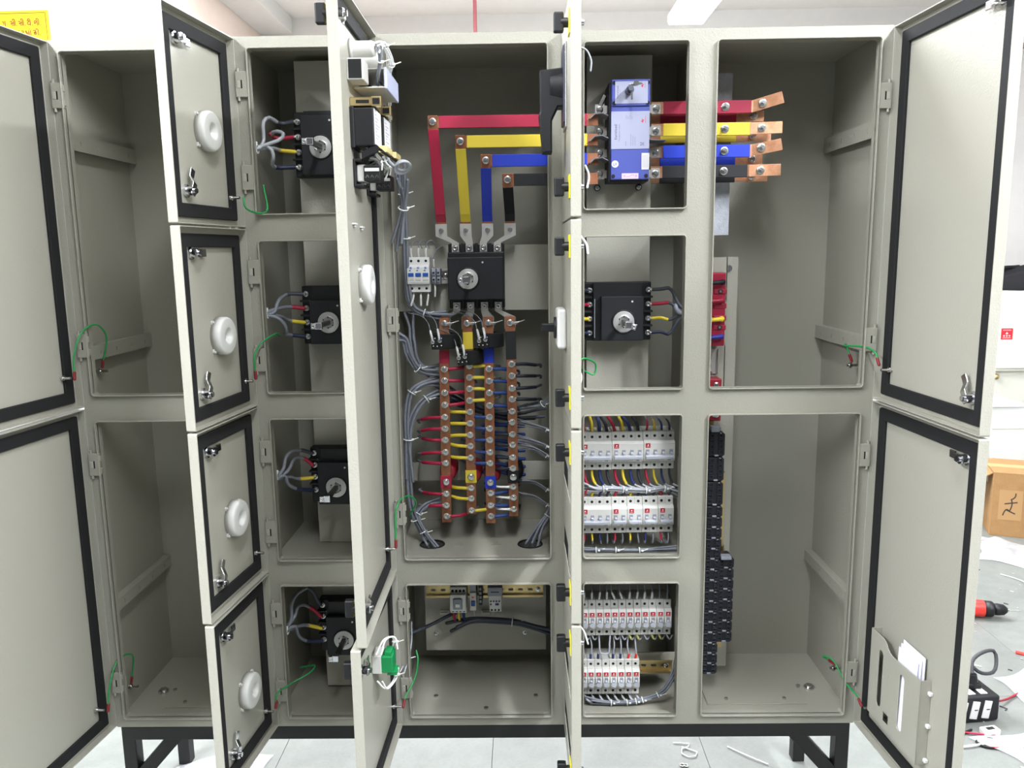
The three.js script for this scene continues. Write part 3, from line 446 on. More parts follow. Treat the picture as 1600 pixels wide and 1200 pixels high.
[0, 1, 2].forEach((i) => place(q4, [0.1305 + i * (PITCH * 4), 0.9444 + i * 0.0008, -0.0450], ['leftmost four pole breaker in the upper row, under a clear cover', 'middle four pole breaker in the upper row', 'rightmost four pole breaker in the upper row'][i], 'four pole breakers of the upper row'));
const cc = thing('clear_cover', 'clear plastic cover over the leftmost upper breaker', 'cover', [0.1305, 0.9444, -0.0450]); g_().box(0.001, PITCH * 4 - 0.002, -0.026, 0.0215, 0.0005, 0.0125, 0.003).build('shell', new THREE.MeshPhysicalMaterial({ color: '#ffffff', roughness: 0.06, transmission: 1, thickness: 0 }), cc);
place(q4b, [0.1305, 0.7891, -0.0450], 'four pole breaker at the left of the second breaker row');
for (let i = 0; i < 4; i++) place(q2, [0.1305 + PITCH * 4 + i * PITCH * 2, 0.7896 + i * 0.0005, -0.0450], `${ORD[i]} two pole breaker from the left in the second breaker row`, 'two pole breakers of the second row');
for (let i = 0; i < 12; i++) place(q1, [0.1305 + i * PITCH, 0.5329 + i * 0.00012, -0.0450], i === 11 ? 'single pole breaker at the right end of the twelve-breaker row' : `${ORD[i]} single pole breaker from the left in the twelve-breaker row`, 'single pole breakers of the twelve-breaker row');
for (let i = 0; i < 8; i++) place(q1, [0.1285 + i * PITCH, 0.3800 + i * 0.00005, -0.0450], i === 7 ? 'single pole breaker at the right end of the bottom row, next to the bare rail' : `${ORD[i]} single pole breaker from the left in the bottom row`, 'single pole breakers of the bottom row');
function dinRail(label, x0, x1, y, z, m = M.brassy, tall = 0.0355) {
  const t = thing('mounting_rail', label, 'mounting rail', [x0, y, z]), L = x1 - x0, s = rect(0, L, -tall * 0.36, tall * 0.36); for (let x = 0.012; x < L - 0.02; x += 0.025) s.holes.push(hole(x, x + 0.013, -0.0032, 0.0032, 0.003));
  g_().ext(s, -0.0012, 0.0012).box(0, L, tall * 0.34, tall * 0.36 + 0.001, 0, 0.008).box(0, L, -tall * 0.36 - 0.001, -tall * 0.34, 0, 0.008).box(0, L, tall * 0.36, tall * 0.5, 0.007, 0.0084).box(0, L, -tall * 0.5, -tall * 0.36, 0.007, 0.0084).build('rail', m, t);
  bolt(t, L - 0.014, 0, 0, 0.8); return t;
}
dinRail('gold passivated rail left bare at the right of the bottom breaker row', 0.124, 0.3634, 0.3773, -0.117);
dinRail('rail behind the twelve-breaker row', 0.124, 0.355, 0.5334, -0.117); dinRail('rail behind the second breaker row', 0.124, 0.355, 0.7896, -0.117); dinRail('rail behind the upper breaker row', 0.124, 0.355, 0.944, -0.117);
// wires in and out of the breakers
const wireMats = { red: M.red, yellow: M.yellow, blue: M.navy, black: std('#252a36', 0.55), grey: M.cable };
function wire(label, group, pts, parts, r = 0.003) {            // parts: [[name, material, from, to, radius]] along the path
  const t = thing('breaker_wire', label, 'wire', pts[0], 0, group), o = V(...pts[0]), c = new THREE.CatmullRomCurve3(pts.map((p) => V(...p).sub(o)), false, 'centripetal');
  for (const [n, m, a, b, rr] of parts) { const q = []; for (let i = 0; i <= 5; i++) q.push(c.getPoint(a + ((b - a) * i) / 5)); g_().tube(q, rr ?? r, 6, 2).build(n, m, t); }
}
const C4 = ['red', 'yellow', 'blue', 'black'], px = (i) => 0.1305 + (i + 0.5) * PITCH;
for (let i = 0; i < 12; i++) {
  const c = C4[i % 4], m = wireMats[c], x = px(i), thinW = i > 7, lean = [-0.004, 0.0, -0.002, -0.01, -0.012, -0.004, -0.012, -0.008, 0.006, 0.001, -0.004, -0.004][i];
  wire(`${c} wire into the top of the upper breaker row, ${ORD[i]} from the left`, 'wires above the upper breaker row', [[x, 0.9846, -0.0700], [x + lean * 0.4, 1.0040, -0.0670], [x + lean, 1.015, -0.13], [x + lean * 1.3, 1.045, -0.15]], thinW ? [['sleeve', m, 0, 0.5, 0.0026], ['cable', M.cable, 0.5, 1, 0.002]] : [['sleeve', m, 0, 1, 0.0037]]);
  wire(`${c} wire under the upper breaker row, ${ORD[i]} from the left`, 'wires below the upper breaker row', [[x, 0.9021, -0.0700], [x + 0.001, 0.8818, -0.0650], [x + 0.01, 0.8623, -0.0630], [x + 0.03, 0.8531, -0.0630]], [['sleeve', m, 0, 0.62, thinW ? 0.0026 : 0.0034], ['cable', M.cablelight, 0.62, 1, 0.0024]]);
  const d = i < 4 ? C4[i] : ['red', 'black', 'yellow', 'black', 'blue', 'black', 'red', 'black'][i - 4], dm = wireMats[d];
  wire(`${d} wire into the top of the second breaker row, ${ORD[i]} from the left`, 'wires above the second breaker row', [[x, 0.8293, -0.0700], [x + 0.001, 0.8391, -0.0650], [x + (i === 10 ? -0.012 : 0.008), 0.8497, -0.0630], [x + (i === 10 ? -0.02 : 0.02), 0.8546, -0.0670]], [['sleeve', dm, 0, 1, i === 4 ? 0.0036 : 0.0029]]);
  wire(`wire with ${d} sleeve under the second breaker row, ${ORD[i]} from the left`, 'wires below the second breaker row', [[x, 0.7498, -0.0700], [x + 0.001, 0.7323, -0.0630], [x - 0.002 + rnd() * 0.006, 0.7187, -0.0630], [x - 0.006 + rnd() * 0.012, 0.7182, -0.0950]], d === 'black' ? [['cable', M.cable, 0.15, 1, 0.0021]] : [['sleeve', dm, 0, 0.45, 0.0026], ['cable', M.cable, 0.45, 1, 0.0019]]);
  const tx = x + [0, 0, 0.002, 0.0, -0.007, -0.006, 0.001, 0.002, 0.001, 0.0, 0.0, 0.001][i];
  wire(`grey wire into the top of the twelve-breaker row, ${ORD[i]} from the left`, 'wires above the twelve-breaker row', [[x, 0.5731, -0.0650], [x, 0.5809, -0.0630], [tx, 0.5993, -0.0610], [tx - 0.001, 0.6236, -0.0700]], i < 10 ? [['insulation', M.cable, 0.5, 1, 0.0016], ['ferrule', M.white, 0.18, 0.6, 0.0029], ['green_sleeve', std('#1d5a3c', 0.6), 0, 0.2, 0.0034]] : [['insulation', M.cable, 0.1, 1, 0.0018], ['green_sleeve', std('#1d5a3c', 0.6), 0, 0.14, 0.0034]]);
}
for (let i = 0; i < 8; i++) {
  const x = 0.1285 + (i + 0.5) * PITCH, red = i > 5, m = red ? M.orangered : M.navy;
  if (i !== 3) wire(`${red ? 'red' : 'blue'} sleeved wire into the top of the bottom breaker row, ${ORD[i]} from the left`, 'wires above the bottom breaker row', [[x, 0.4217, -0.0650], [x + (red ? 0.002 : 0), 0.4373, -0.0610], [x - 0.003 + rnd() * 0.006, 0.4586, -0.0610], [x - 0.005 + rnd() * 0.012, 0.4829, -0.0700]], [['sleeve', m, 0, 0.33, 0.003], ['cable', M.cablelight, 0.33, 1, 0.002]]);
  wire(`grey wire leaving the bottom breaker row, ${ORD[i]} from the left`, 'wires below the bottom breaker row', [[x, 0.3392, -0.0630], [x + 0.003, 0.3324, -0.0570], [x + 0.013, 0.3208, -0.0510], [x + 0.03, 0.3164 - 0.002 + 0.0 * i + 0.004, -0.0510]], [['insulation', M.cable, 0, 0.5, 0.0015], ['ferrule', M.cablelight, 0.4, 0.8, 0.0028]]);
}
wire('pale wire hanging in a loop above the bottom breaker row', undefined, [[px(2), 0.4858, -0.0630], [px(2) + 0.001, 0.4683, -0.0550], [px(2) - 0.002, 0.4528, -0.0510], [px(3) - 0.004, 0.4411, -0.0490], [px(3) + 0.008, 0.4528, -0.0510], [px(3) + 0.006, 0.4703, -0.0550], [px(3) + 0.009, 0.4858, -0.0630]], [['cable', M.cablelight, 0, 1, 0.0022]]);
for (let i = 0; i < 12; i++) if (i !== 2 && i !== 3) wire(`yellowish tailed wire under the twelve-breaker row, ${ORD[i]} from the left`, 'wires below the twelve-breaker row', [[px(i), 0.4906, -0.0650], [px(i) + 0.002, 0.4829, -0.0610], [px(i) + 0.008, 0.4741, -0.0630], [px(i) + 0.016, 0.4780, -0.0750]], i > 5 && i !== 11 && i !== 8 ? [['sleeve', std('#b8b86a', 0.6), 0, 0.5, 0.0028], ['cable', M.cablelight, 0.5, 1, 0.0018]] : [['cable', M.cablelight, 0, 1, 0.002]]);
bundle('grey cables tied between the two upper breaker rows', 5, 0.0026, [[0.139, 0.8565, -0.063], [0.165, 0.8526, -0.058], [0.194, 0.8541, -0.058], [0.242, 0.8507, -0.058], [0.291, 0.8488, -0.06], [0.325, 0.8517, -0.063], [0.365, 0.8323, -0.075]], [0.28, 0.46, 0.64, 0.84], M.cablelight);
bundle('grey cables sweeping right under the bottom breaker row', 5, 0.0024, [[0.146, 0.3208, -0.055], [0.194, 0.3165, -0.051], [0.247, 0.317, -0.051], [0.281, 0.3227, -0.052], [0.33, 0.3422, -0.055], [0.355, 0.3732, -0.065], [0.378, 0.4101, -0.085]], [0.2, 0.32, 0.42, 0.5, 0.62], M.cable);
bundle('grey cables lying along the floor of the upper breaker compartment', 4, 0.0022, [[0.135, 0.703, -0.06], [0.19, 0.705, -0.055], [0.26, 0.703, -0.055], [0.36, 0.705, -0.06]], [0.2, 0.45, 0.7], M.cable);

// ---------- three pole breaker and clips beside the main switch ----------
{
  const t = thing('three_pole_breaker', 'white three pole breaker with blue toggles beside the main switch', 'circuit breaker', [-0.2685, 1.3535, -0.13]), w = 0.0525, hh = 0.0405;
  profileBody(w, hh, 0.012, 0.002, t, M.white); const hs = g_();
  for (let p = 0; p < 3; p++) { const x = (p + 0.5) * 0.0172 + 0.0005; for (const y of [hh * 0.78, -hh * 0.8]) hs.cyl(x, y, -0.012, 0.0031, 0.001, 'z', 12); g_().box(x - 0.0066, x + 0.0066, -0.004, 0.004, 0, 0.003, 0.0008).build('blue_toggle', std('#1d4fa0', 0.4), t); g_().box(x - 0.0066, x + 0.0066, -0.013, -0.005, 0, 0.0016, 0.0006).build('toggle_window', M.offwhite, t); hs.box(x - 0.004, x, 0.0085, 0.0105, 0, 0.0004); plate('printed_mark', 0.005, 0.005, [x, 0.0155, 0.0003], std('#6a8ec8', 0.5), t, 0.0005); }
  hs.build('screw_recesses', M.blackmatt, t).userData.kind = 'stuff';
  for (let p = 0; p < 3; p++) {
    const x = -0.2685 + (p + 0.5) * 0.0172 + 0.0005;
    wire(`white ferruled wire into the top of the three pole breaker, ${ORD[p]} from the left`, 'wires of the three pole breaker', [[x, 1.393, -0.15], [x, 1.409, -0.146], [x + 0.004, 1.428, -0.15], [x + 0.014, 1.432, -0.16], [x + 0.022, 1.414, -0.18]], [['ferrule', M.white, 0, 0.3, 0.0026], ['insulation', M.cable, 0.3, 1, 0.0012]]);
    wire(`ferruled wire under the three pole breaker, ${ORD[p]} from the left`, 'wires of the three pole breaker', [[x + 0.003, 1.314, -0.148], [x + 0.003, 1.302, -0.142], [x + [-0.003, 0.003, 0][p], 1.282, -0.14]], [['insulation', M.cable, 0, 0.4, 0.0014], ['ferrule', M.white, 0.4, 1, 0.0025]]);
  }
  [['grey feed-through terminal next to the three pole breaker', -0.2125, 0.0095], ['grey end clip on the rail left of the main switch', -0.2012, 0.009]].forEach(([l, x, ww]) => { const e = thing('rail_terminal', l, 'terminal', [x, 1.349, -0.18]); g_().box(0, ww, -0.0185, 0.0185, 0, 0.032, 0.0015).box(0.001, ww - 0.001, -0.013, -0.003, 0.032, 0.038, 0.001).box(0.001, ww - 0.001, 0.003, 0.013, 0.032, 0.038, 0.001).build('housing', M.grey, e); g_().cyl(ww / 2, 0.008, 0.038, 0.0026, 0.0008).cyl(ww / 2, -0.008, 0.038, 0.0026, 0.0008).build('screw_recesses', M.blackmatt, e).userData.kind = 'stuff'; });
  wire('white ferruled wire above the grey rail terminal', undefined, [[-0.208, 1.372, -0.16], [-0.208, 1.386, -0.155], [-0.204, 1.408, -0.16], [-0.19, 1.418, -0.175]], [['ferrule', M.white, 0, 0.35, 0.0022], ['insulation', M.cable, 0.35, 1, 0.0012]]);
  wire('white ferruled wire below the grey rail terminal', undefined, [[-0.207, 1.328, -0.158], [-0.206, 1.318, -0.152], [-0.207, 1.302, -0.152]], [['ferrule', M.white, 0, 1, 0.0022]]);
  dinRail('steel rail between the three pole breaker and the main switch', -0.285, -0.172, 1.348, -0.196, M.tin);
}
// ---------- switches in the second and fourth columns ----------
{
  const slots = (yy, x) => yy.map((y) => [x, y, 1, 0]), mk = (label, x, y, h, ct, dy, ys, far) => mccb(label, [x, y, -0.145], {
    w: 0.161, h, d: 0.042, cover: [-0.0575, 0.0395, -h / 2 + 0.002, ct, 0.06], dial: [-0.0145, dy, 0.0245], long: 0.088, tip: Math.PI,
    slots: [...slots(ys.slice(0, 3).map((v, i) => (v + ys[i + 1]) / 2), -0.072), ...slots(ys.slice(0, 3).map((v, i) => (v + ys[i + 1]) / 2), 0.066)], terms: [...ys.map((v) => [-0.0705, v]), ...ys.map((v) => [0.066, v])], dots: ys.slice(0, 3).map((v, i) => [-0.062, (v + ys[i + 1]) / 2]) });
  const Y4 = [0.0495, 0.0165, -0.0165, -0.0495];
  mk('black rotary switch with silver dial in the top left compartment', -0.4302, 1.648, 0.143, 0.06, -0.009, Y4);
  mk('black rotary switch with silver dial in the second left compartment', -0.4325, 1.264, 0.135, 0.035, -0.0155, Y4);
  mk('black rotary switch with silver dial in the third left compartment', -0.434, 0.879, 0.135, 0.037, -0.0235, [0.055, 0.0255, -0.004, -0.036]);
  mk('black rotary switch with silver dial in the bottom left compartment', -0.434, 0.492, 0.135, 0.034, -0.0255, [0.055, 0.0255, -0.004, -0.036]);
  const o = mccb('black rotary switch with silver dial in the right column, under the blue changeover switch', [0.2175, 1.2635, -0.145], { w: 0.161, h: 0.135, d: 0.042, cover: [-0.0375, 0.0595, -0.0655, 0.036, 0.06], dial: [0.0141, -0.022, 0.0245], long: 0.088, tip: -0.3,
    slots: [...slots([0.033, 0, -0.033], -0.068), ...slots([0.033, 0, -0.033], 0.072)], terms: [...Y4.map((v) => [-0.062, v]), ...Y4.map((v) => [0.074, v])], dots: [[-0.05, 0.033], [-0.05, 0], [-0.05, -0.033], [0.067, 0.0], [0.067, -0.033]] });
  g_().box(-0.052, -0.05, -0.06, 0.03, 0.042, 0.0445, 0.0008).build('bright_edge', M.grey, o);
  // cables from the side wall to each of these
  const lv = ['top', 'second', 'third', 'bottom'], CS = ['black', 'red', 'yellow', 'blue'], sm = [M.cabledark, M.red, M.yellow, std('#1b2440', 0.55)];
  const sets = [
    [[[-0.575, 1.63, -0.03], [-0.5643, 1.6307, -0.03], [-0.5565, 1.652, -0.045], [-0.556, 1.70, -0.05], [-0.545, 1.697, -0.08], [-0.5327, 1.6928, -0.1], [-0.505, 1.6975, -0.104]],
      [[-0.575, 1.63, -0.03], [-0.5388, 1.6437, -0.04], [-0.5173, 1.6554, -0.05], [-0.5252, 1.6705, -0.07], [-0.5575, 1.6712, -0.09], [-0.5462, 1.6613, -0.1], [-0.505, 1.6645, -0.104]],
      [[-0.575, 1.63, -0.03], [-0.5524, 1.633, -0.05], [-0.5447, 1.6365, -0.08], [-0.5391, 1.6349, -0.1], [-0.505, 1.6315, -0.104]],
      [[-0.575, 1.63, -0.03], [-0.549, 1.6371, -0.04], [-0.5374, 1.6208, -0.04], [-0.547, 1.6, -0.06], [-0.545, 1.5964, -0.09], [-0.505, 1.5985, -0.104]]],
    [[[-0.575, 1.274, -0.03], [-0.5588, 1.2745, -0.04], [-0.552, 1.30, -0.06], [-0.54, 1.3141, -0.09], [-0.505, 1.3135, -0.104]], [[-0.575, 1.276, -0.03], [-0.556, 1.283, -0.05], [-0.535, 1.285, -0.09], [-0.505, 1.2805, -0.104]], [[-0.575, 1.272, -0.03], [-0.55, 1.266, -0.06], [-0.5415, 1.2527, -0.1], [-0.505, 1.2475, -0.104]], [[-0.575, 1.27, -0.03], [-0.545, 1.262, -0.04], [-0.5339, 1.2365, -0.05], [-0.545, 1.2246, -0.07], [-0.53, 1.218, -0.1], [-0.505, 1.2145, -0.104]]],
    [[[-0.575, 0.895, -0.03], [-0.56, 0.91, -0.04], [-0.552, 0.945, -0.06], [-0.53, 0.945, -0.095], [-0.505, 0.934, -0.104]], [[-0.575, 0.893, -0.03], [-0.552, 0.905, -0.05], [-0.54, 0.93, -0.08], [-0.524, 0.922, -0.1], [-0.505, 0.9045, -0.104]], [[-0.575, 0.89, -0.03], [-0.553, 0.89, -0.06], [-0.54, 0.876, -0.09], [-0.505, 0.875, -0.104]], [[-0.575, 0.888, -0.03], [-0.556, 0.9, -0.04], [-0.552, 0.875, -0.05], [-0.54, 0.858, -0.07], [-0.505, 0.843, -0.104]]],
    [[[-0.575, 0.52, -0.03], [-0.562, 0.54, -0.04], [-0.56, 0.585, -0.06], [-0.53, 0.605, -0.08], [-0.505, 0.547, -0.104]], [[-0.575, 0.522, -0.03], [-0.556, 0.545, -0.05], [-0.55, 0.565, -0.07], [-0.53, 0.545, -0.1], [-0.505, 0.5175, -0.104]], [[-0.575, 0.517, -0.03], [-0.553, 0.515, -0.06], [-0.54, 0.504, -0.09], [-0.505, 0.488, -0.104]], [[-0.575, 0.515, -0.03], [-0.556, 0.528, -0.04], [-0.551, 0.49, -0.06], [-0.54, 0.468, -0.08], [-0.505, 0.456, -0.104]]],
  ];
  sets.forEach((set, k) => set.forEach((pts, i) => wire(`grey cable with ${CS[i]} end sleeve, left side of the ${lv[k]} rotary switch on the left`, `cables of the ${lv[k]} left rotary switch`, pts, [['cable', k === 0 ? M.cablelight : M.cable, 0, 0.74, 0.0042], ['sleeve', sm[i], i === 1 || i === 2 ? 0.7 : 0.76, 0.98, 0.0046], ['lug', M.tin, 0.97, 1, 0.003]])));
  for (const [k, y] of [[0, 1.63], [1, 1.274], [2, 0.902], [3, 0.52]]) { const t = thing('cable_tie', `white cable tie where the cables enter the ${lv[k]} left compartment`, 'cable tie', [-0.569, y, -0.031]); g_().torus(0, 0, 0, 0.009, 0.0022, [0, Math.PI / 2, 0]).box(-0.004, 0.004, 0.006, 0.014, 0.006, 0.012, 0.001).build('band', M.tie, t); }
  for (const [k, y] of [[0, 1.704], [1, 1.35], [2, 0.985], [3, 0.59]]) { const t = thing('adhesive_clip', `thin grey cable clip on the side wall of the ${lv[k]} left compartment`, 'clip', [-0.5945, y, -0.05]); g_().tube([[0.001, 0.03, 0.01], [0.009, 0.012, 0.002], [0.006, -0.006, -0.002], [0.002, -0.024, 0.004]], 0.0016, 6).build('clip', M.cabledark, t); }
  Y4.forEach((v, i) => {
    const y = 1.2635 + v; wire(`dim ${CS[i]} sleeved cable right of the right column's rotary switch`, 'cables right of the right rotary switch', [[0.296, y, -0.104], [0.32, y + 0.001, -0.105], [0.34, y + (i < 2 ? 0.002 : -0.004), -0.105], [0.358, y * 0.4 + 1.258 * 0.6, -0.1], [0.38, 1.258, -0.1]], [['lug', M.tin, 0, 0.04, 0.003], ['sleeve', sm[i], 0.04, 0.45, 0.0042], ['cable', M.cabledark, 0.45, 1, 0.004]]);
    wire(`dim ${CS[i]} sleeved cable left of the right column's rotary switch`, 'cables left of the right rotary switch', [[0.151, y, -0.104], [0.135, y, -0.11], [0.1, y + 0.002, -0.13]], [['sleeve', sm[i], 0, 1, 0.0042]]);
  });
  wire('grey cable tie bundle at the right wall beside the right rotary switch', undefined, [[0.352, 1.275, -0.1], [0.356, 1.262, -0.095], [0.37, 1.258, -0.1], [0.383, 1.258, -0.1]], [['cable', M.cable, 0, 1, 0.006]]);
}
// ---------- blue changeover switch and its bars ----------
{
  const t = thing('changeover_switch', 'blue changeover switch with grey printed labels, top of the right column', 'changeover switch', [0.239, 1.66, -0.06]);
  g_().box(-0.0465, 0.043, -0.107, 0.102, -0.085, -0.012, 0.002).build('housing', M.darkplastic, t);
  g_().box(-0.042, 0.042, -0.104, 0.106, -0.014, 0, 0.0025).build('cover', M.switchblue, t);
  g_().box(-0.041, 0.042, 0.0505, 0.106, -0.002, 0.0035, 0.002).build('mechanism_cover', M.switchblue, t);
  const lab = print(512, 480, (x, w, h) => {
    x.fillStyle = '#9a9db4'; x.fillRect(0, 0, w, h); x.save(); x.translate(0, h); x.rotate(-Math.PI / 2); x.fillStyle = '#54566c'; x.textBaseline = 'middle';
    x.font = 'bold 46px sans-serif'; x.fillText('Euroload', 120, 62); x.font = '26px sans-serif'; x.fillText('Changeover Switch', 100, 108); x.font = '20px sans-serif'; x.fillStyle = '#7c7e92'; for (let i = 0; i < 3; i++) { x.fillRect(40, 262 + i * 28, 150 - i * 18, 6); } for (let i = 0; i < 4; i++) x.fillRect(380, 196 + i * 26, 52 - (i % 2) * 14, 6); x.fillRect(40, 192, 56, 8); x.fillStyle = '#c23248'; x.beginPath(); x.moveTo(330, 430); x.lineTo(352, 395); x.lineTo(362, 418); x.lineTo(384, 404); x.lineTo(366, 440); x.lineTo(350, 428); x.closePath(); x.fill(); x.fillRect(330, 456, 86, 5);
    x.strokeStyle = '#54566c'; x.lineWidth = 4; x.beginPath(); x.moveTo(40, 390); x.lineTo(84, 448); x.moveTo(84, 390); x.lineTo(40, 448); x.moveTo(44, 396); x.lineTo(80, 396); x.lineTo(74, 436); x.lineTo(50, 436); x.closePath(); x.stroke(); x.restore();
  });
  plate('rating_label', 0.083, 0.079, [0.0, 0.0005, 0.0006], lab, t, 0.001, M.lavender);
  const top = print(512, 256, (x, w, h) => {
    x.fillStyle = '#9fa2b8'; x.fillRect(0, 0, w, h); x.save(); x.translate(0, h); x.rotate(-Math.PI / 2); x.fillStyle = '#60627a'; x.font = 'bold 34px sans-serif'; x.textBaseline = 'middle'; x.fillText('Euroload', 60, 40); x.font = '13px sans-serif'; x.fillText('Changeover Switch', 60, 76); x.fillStyle = '#c23248'; x.beginPath(); x.moveTo(180, 430); x.lineTo(204, 400); x.lineTo(214, 424); x.lineTo(234, 410); x.lineTo(216, 446); x.lineTo(200, 434); x.closePath(); x.fill(); x.fillRect(176, 462, 66, 5); x.restore();
    x.fillStyle = '#8d8fa8'; x.fillRect(150, 120, 6, 20);
  });
  plate('mechanism_label', 0.0705, 0.0455, [0.0015, 0.0785, 0.004], top, t, 0.001, M.lavender);
  const sp = g_().cyl(-0.004, 0.081, 0.012, 0.0085, 0.022, 'z', 20).cyl(-0.004, 0.081, 0.03, 0.0055, 0.02, 'z', 14).build('spindle', std('#5d5f6c', 0.4, 0.6), t);
  g_().rbox(0.03, 0.0055, 0.006, [0.006, 0.0895, 0.032], [0, 0, 0.16], 0.001).box(-0.0035, 0.0005, 0.058, 0.092, 0.03, 0.034, 0.001).cyl(0.0065, 0.0905, 0.038, 0.006, 0.008, 'z', 10).build('cross_pin', M.chrome, sp);
  for (const [x, y] of [[-0.0355, 0.0985], [0.0365, 0.0985], [-0.0355, 0.0565], [0.0365, 0.0565], [-0.0365, -0.0965], [0.0355, -0.0965]]) g_().cyl(x, y, y > 0 ? 0.0038 : 0.0003, 0.0042, 0.001, 'z', 16).build('screw_recess', M.blackmatt, t);
  const un = print(64, 64, (x) => { x.fillStyle = '#d8d8e0'; x.fillRect(0, 0, 64, 64); x.save(); x.translate(32, 32); x.rotate(-Math.PI / 2); x.fillStyle = '#2c3470'; x.font = 'bold 34px sans-serif'; x.textAlign = 'center'; x.textBaseline = 'middle'; x.fillText('LF', 0, 2); x.restore(); });
  const dsk = new THREE.Mesh(new THREE.CylinderGeometry(0.0075, 0.0075, 0.0008, 24), [M.white, un, M.white]); dsk.rotation.set(Math.PI / 2, 0, 0); dsk.name = 'round_sticker'; dsk.position.set(-0.0325, -0.0705, 0.0006); t.add(dsk);
  const st = print(64, 128, (x, w, h) => { x.fillStyle = '#c9c6ca'; x.fillRect(0, 0, w, h); x.fillStyle = '#a9a2a8'; for (let i = 0; i < 4; i++) x.fillRect(10 + i * 12, 14, 5, 100); });
  plate('paper_sticker', 0.0165, 0.035, [0.0335, -0.0655, 0.0005], st, t, 0.0008);
  const pk = print(128, 40, (x, w, h) => { x.fillStyle = '#ccb4c4'; x.fillRect(0, 0, w, h); x.strokeStyle = '#8a6f9a'; x.lineWidth = 3; x.beginPath(); x.arc(20, 20, 6, 0, 7); x.moveTo(32, 24); x.lineTo(60, 24); x.quadraticCurveTo(86, 2, 96, 20); x.moveTo(114, 14); x.arc(110, 20, 6, 0, 7); x.stroke(); });
  plate('pink_sticker', 0.0365, 0.012, [0.0005, -0.0965, 0.0005], pk, t, 0.0008);
  const ty = [0.0515, 0.0045, -0.0425, -0.0875];
  for (const [s, X] of [[-1, -0.0625], [1, 0.0625]]) ty.forEach((y, i) => {
    const g = g_().box(X - 0.0105, X + 0.0105, y - 0.011, y + 0.011, -0.046, -0.042, 0.0006).box(Math.min(s * 0.04, X + s * 0.002), Math.max(s * 0.04, X + s * 0.002), y - 0.0085, y + 0.0085, -0.0455, -0.0425).build('terminal_plate', M.tin, t); bolt(g, X, y, -0.042, 0.95);
    if (s < 0 || i === 2) if (i < 3) g_().ext(poly(s < 0 ? [[-0.048, -0.0175 + y], [-0.06, -0.012 + y - 0.001], [-0.077, -0.0135 + y], [-0.089, -0.024 + y], [-0.087, -0.026 + y], [-0.076, -0.016 + y], [-0.06, -0.0145 + y], [-0.047, -0.0205 + y]] : [[0.044, y + 0.024], [0.078, y + 0.0225], [0.078, y + 0.0205], [0.044, y + 0.022]]), -0.056, 0.054, 0.0003).build('phase_barrier', std('#77777c', 0.4, 0.3), t);
  });
  for (const x of [-0.064, 0.031]) { const f = g_().cyl(x, -0.1145, -0.08, 0.0075, 0.004).build('mounting_foot', M.darkplastic, t); bolt(f, x, -0.1145, -0.078, 0.7); }
  g_().rbox(0.011, 0.028, 0.008, [-0.056, 0.071, -0.045], [0, 0, -0.45], 0.003).build('side_lug', M.zinc, t);
  // outgoing bars, two deep, into the last column
  const yy = [1.7145, 1.6672, 1.6195, 1.5755];
  PH.forEach((c, i) => {
    const tilt = [0.25, 0.02, 0.17, 0.02][i], f = thing('outgoing_bar', `front ${c} sleeved outgoing bar with bare copper end in the last column`, 'busbar', [0.292, yy[i], -0.112]);
    g_().box(0, 0.226, -0.0128, 0.0128, -0.002, 0.002, 0.0006).build('bar', M.copper, f);
    g_().box(0.027, 0.222 - (i === 3 ? 0.004 : 0), -0.0138, 0.0138, -0.0032, 0.0032, 0.001).build('sleeve', PM[i], f);
    const e = g_().rbox(0.072, 0.0256, 0.004, [0.222 + 0.034 * Math.cos(tilt), 0.034 * Math.sin(tilt), 0.002], [0, tilt > 0.1 ? -0.2 : 0, tilt], 0.0006).build('copper_end', M.copper, f); bolt(e, 0.246, tilt > 0.1 ? 0.006 : 0.0005, 0.004, 1.15);
    bolt(f, 0.164, 0, 0.003, 1.15);
    const b = thing('outgoing_bar', `rear ${c} outgoing bar behind the front one in the last column`, 'busbar', [0.292, yy[i] - 0.0145 + (i === 3 ? 0.006 : i === 1 ? 0.004 : 0), -0.152]);
    g_().box(0, [0.262, 0.28, 0.262, 0.275][i], -0.012, 0.012, -0.002, 0.002, 0.0006).build('bar', M.copper, b); g_().box(0.027, 0.2, -0.013, 0.013, -0.003, 0.003, 0.001).build('sleeve', PM[i], b); bolt(b, 0.238, 0, 0.003, 1.1);
  });
}
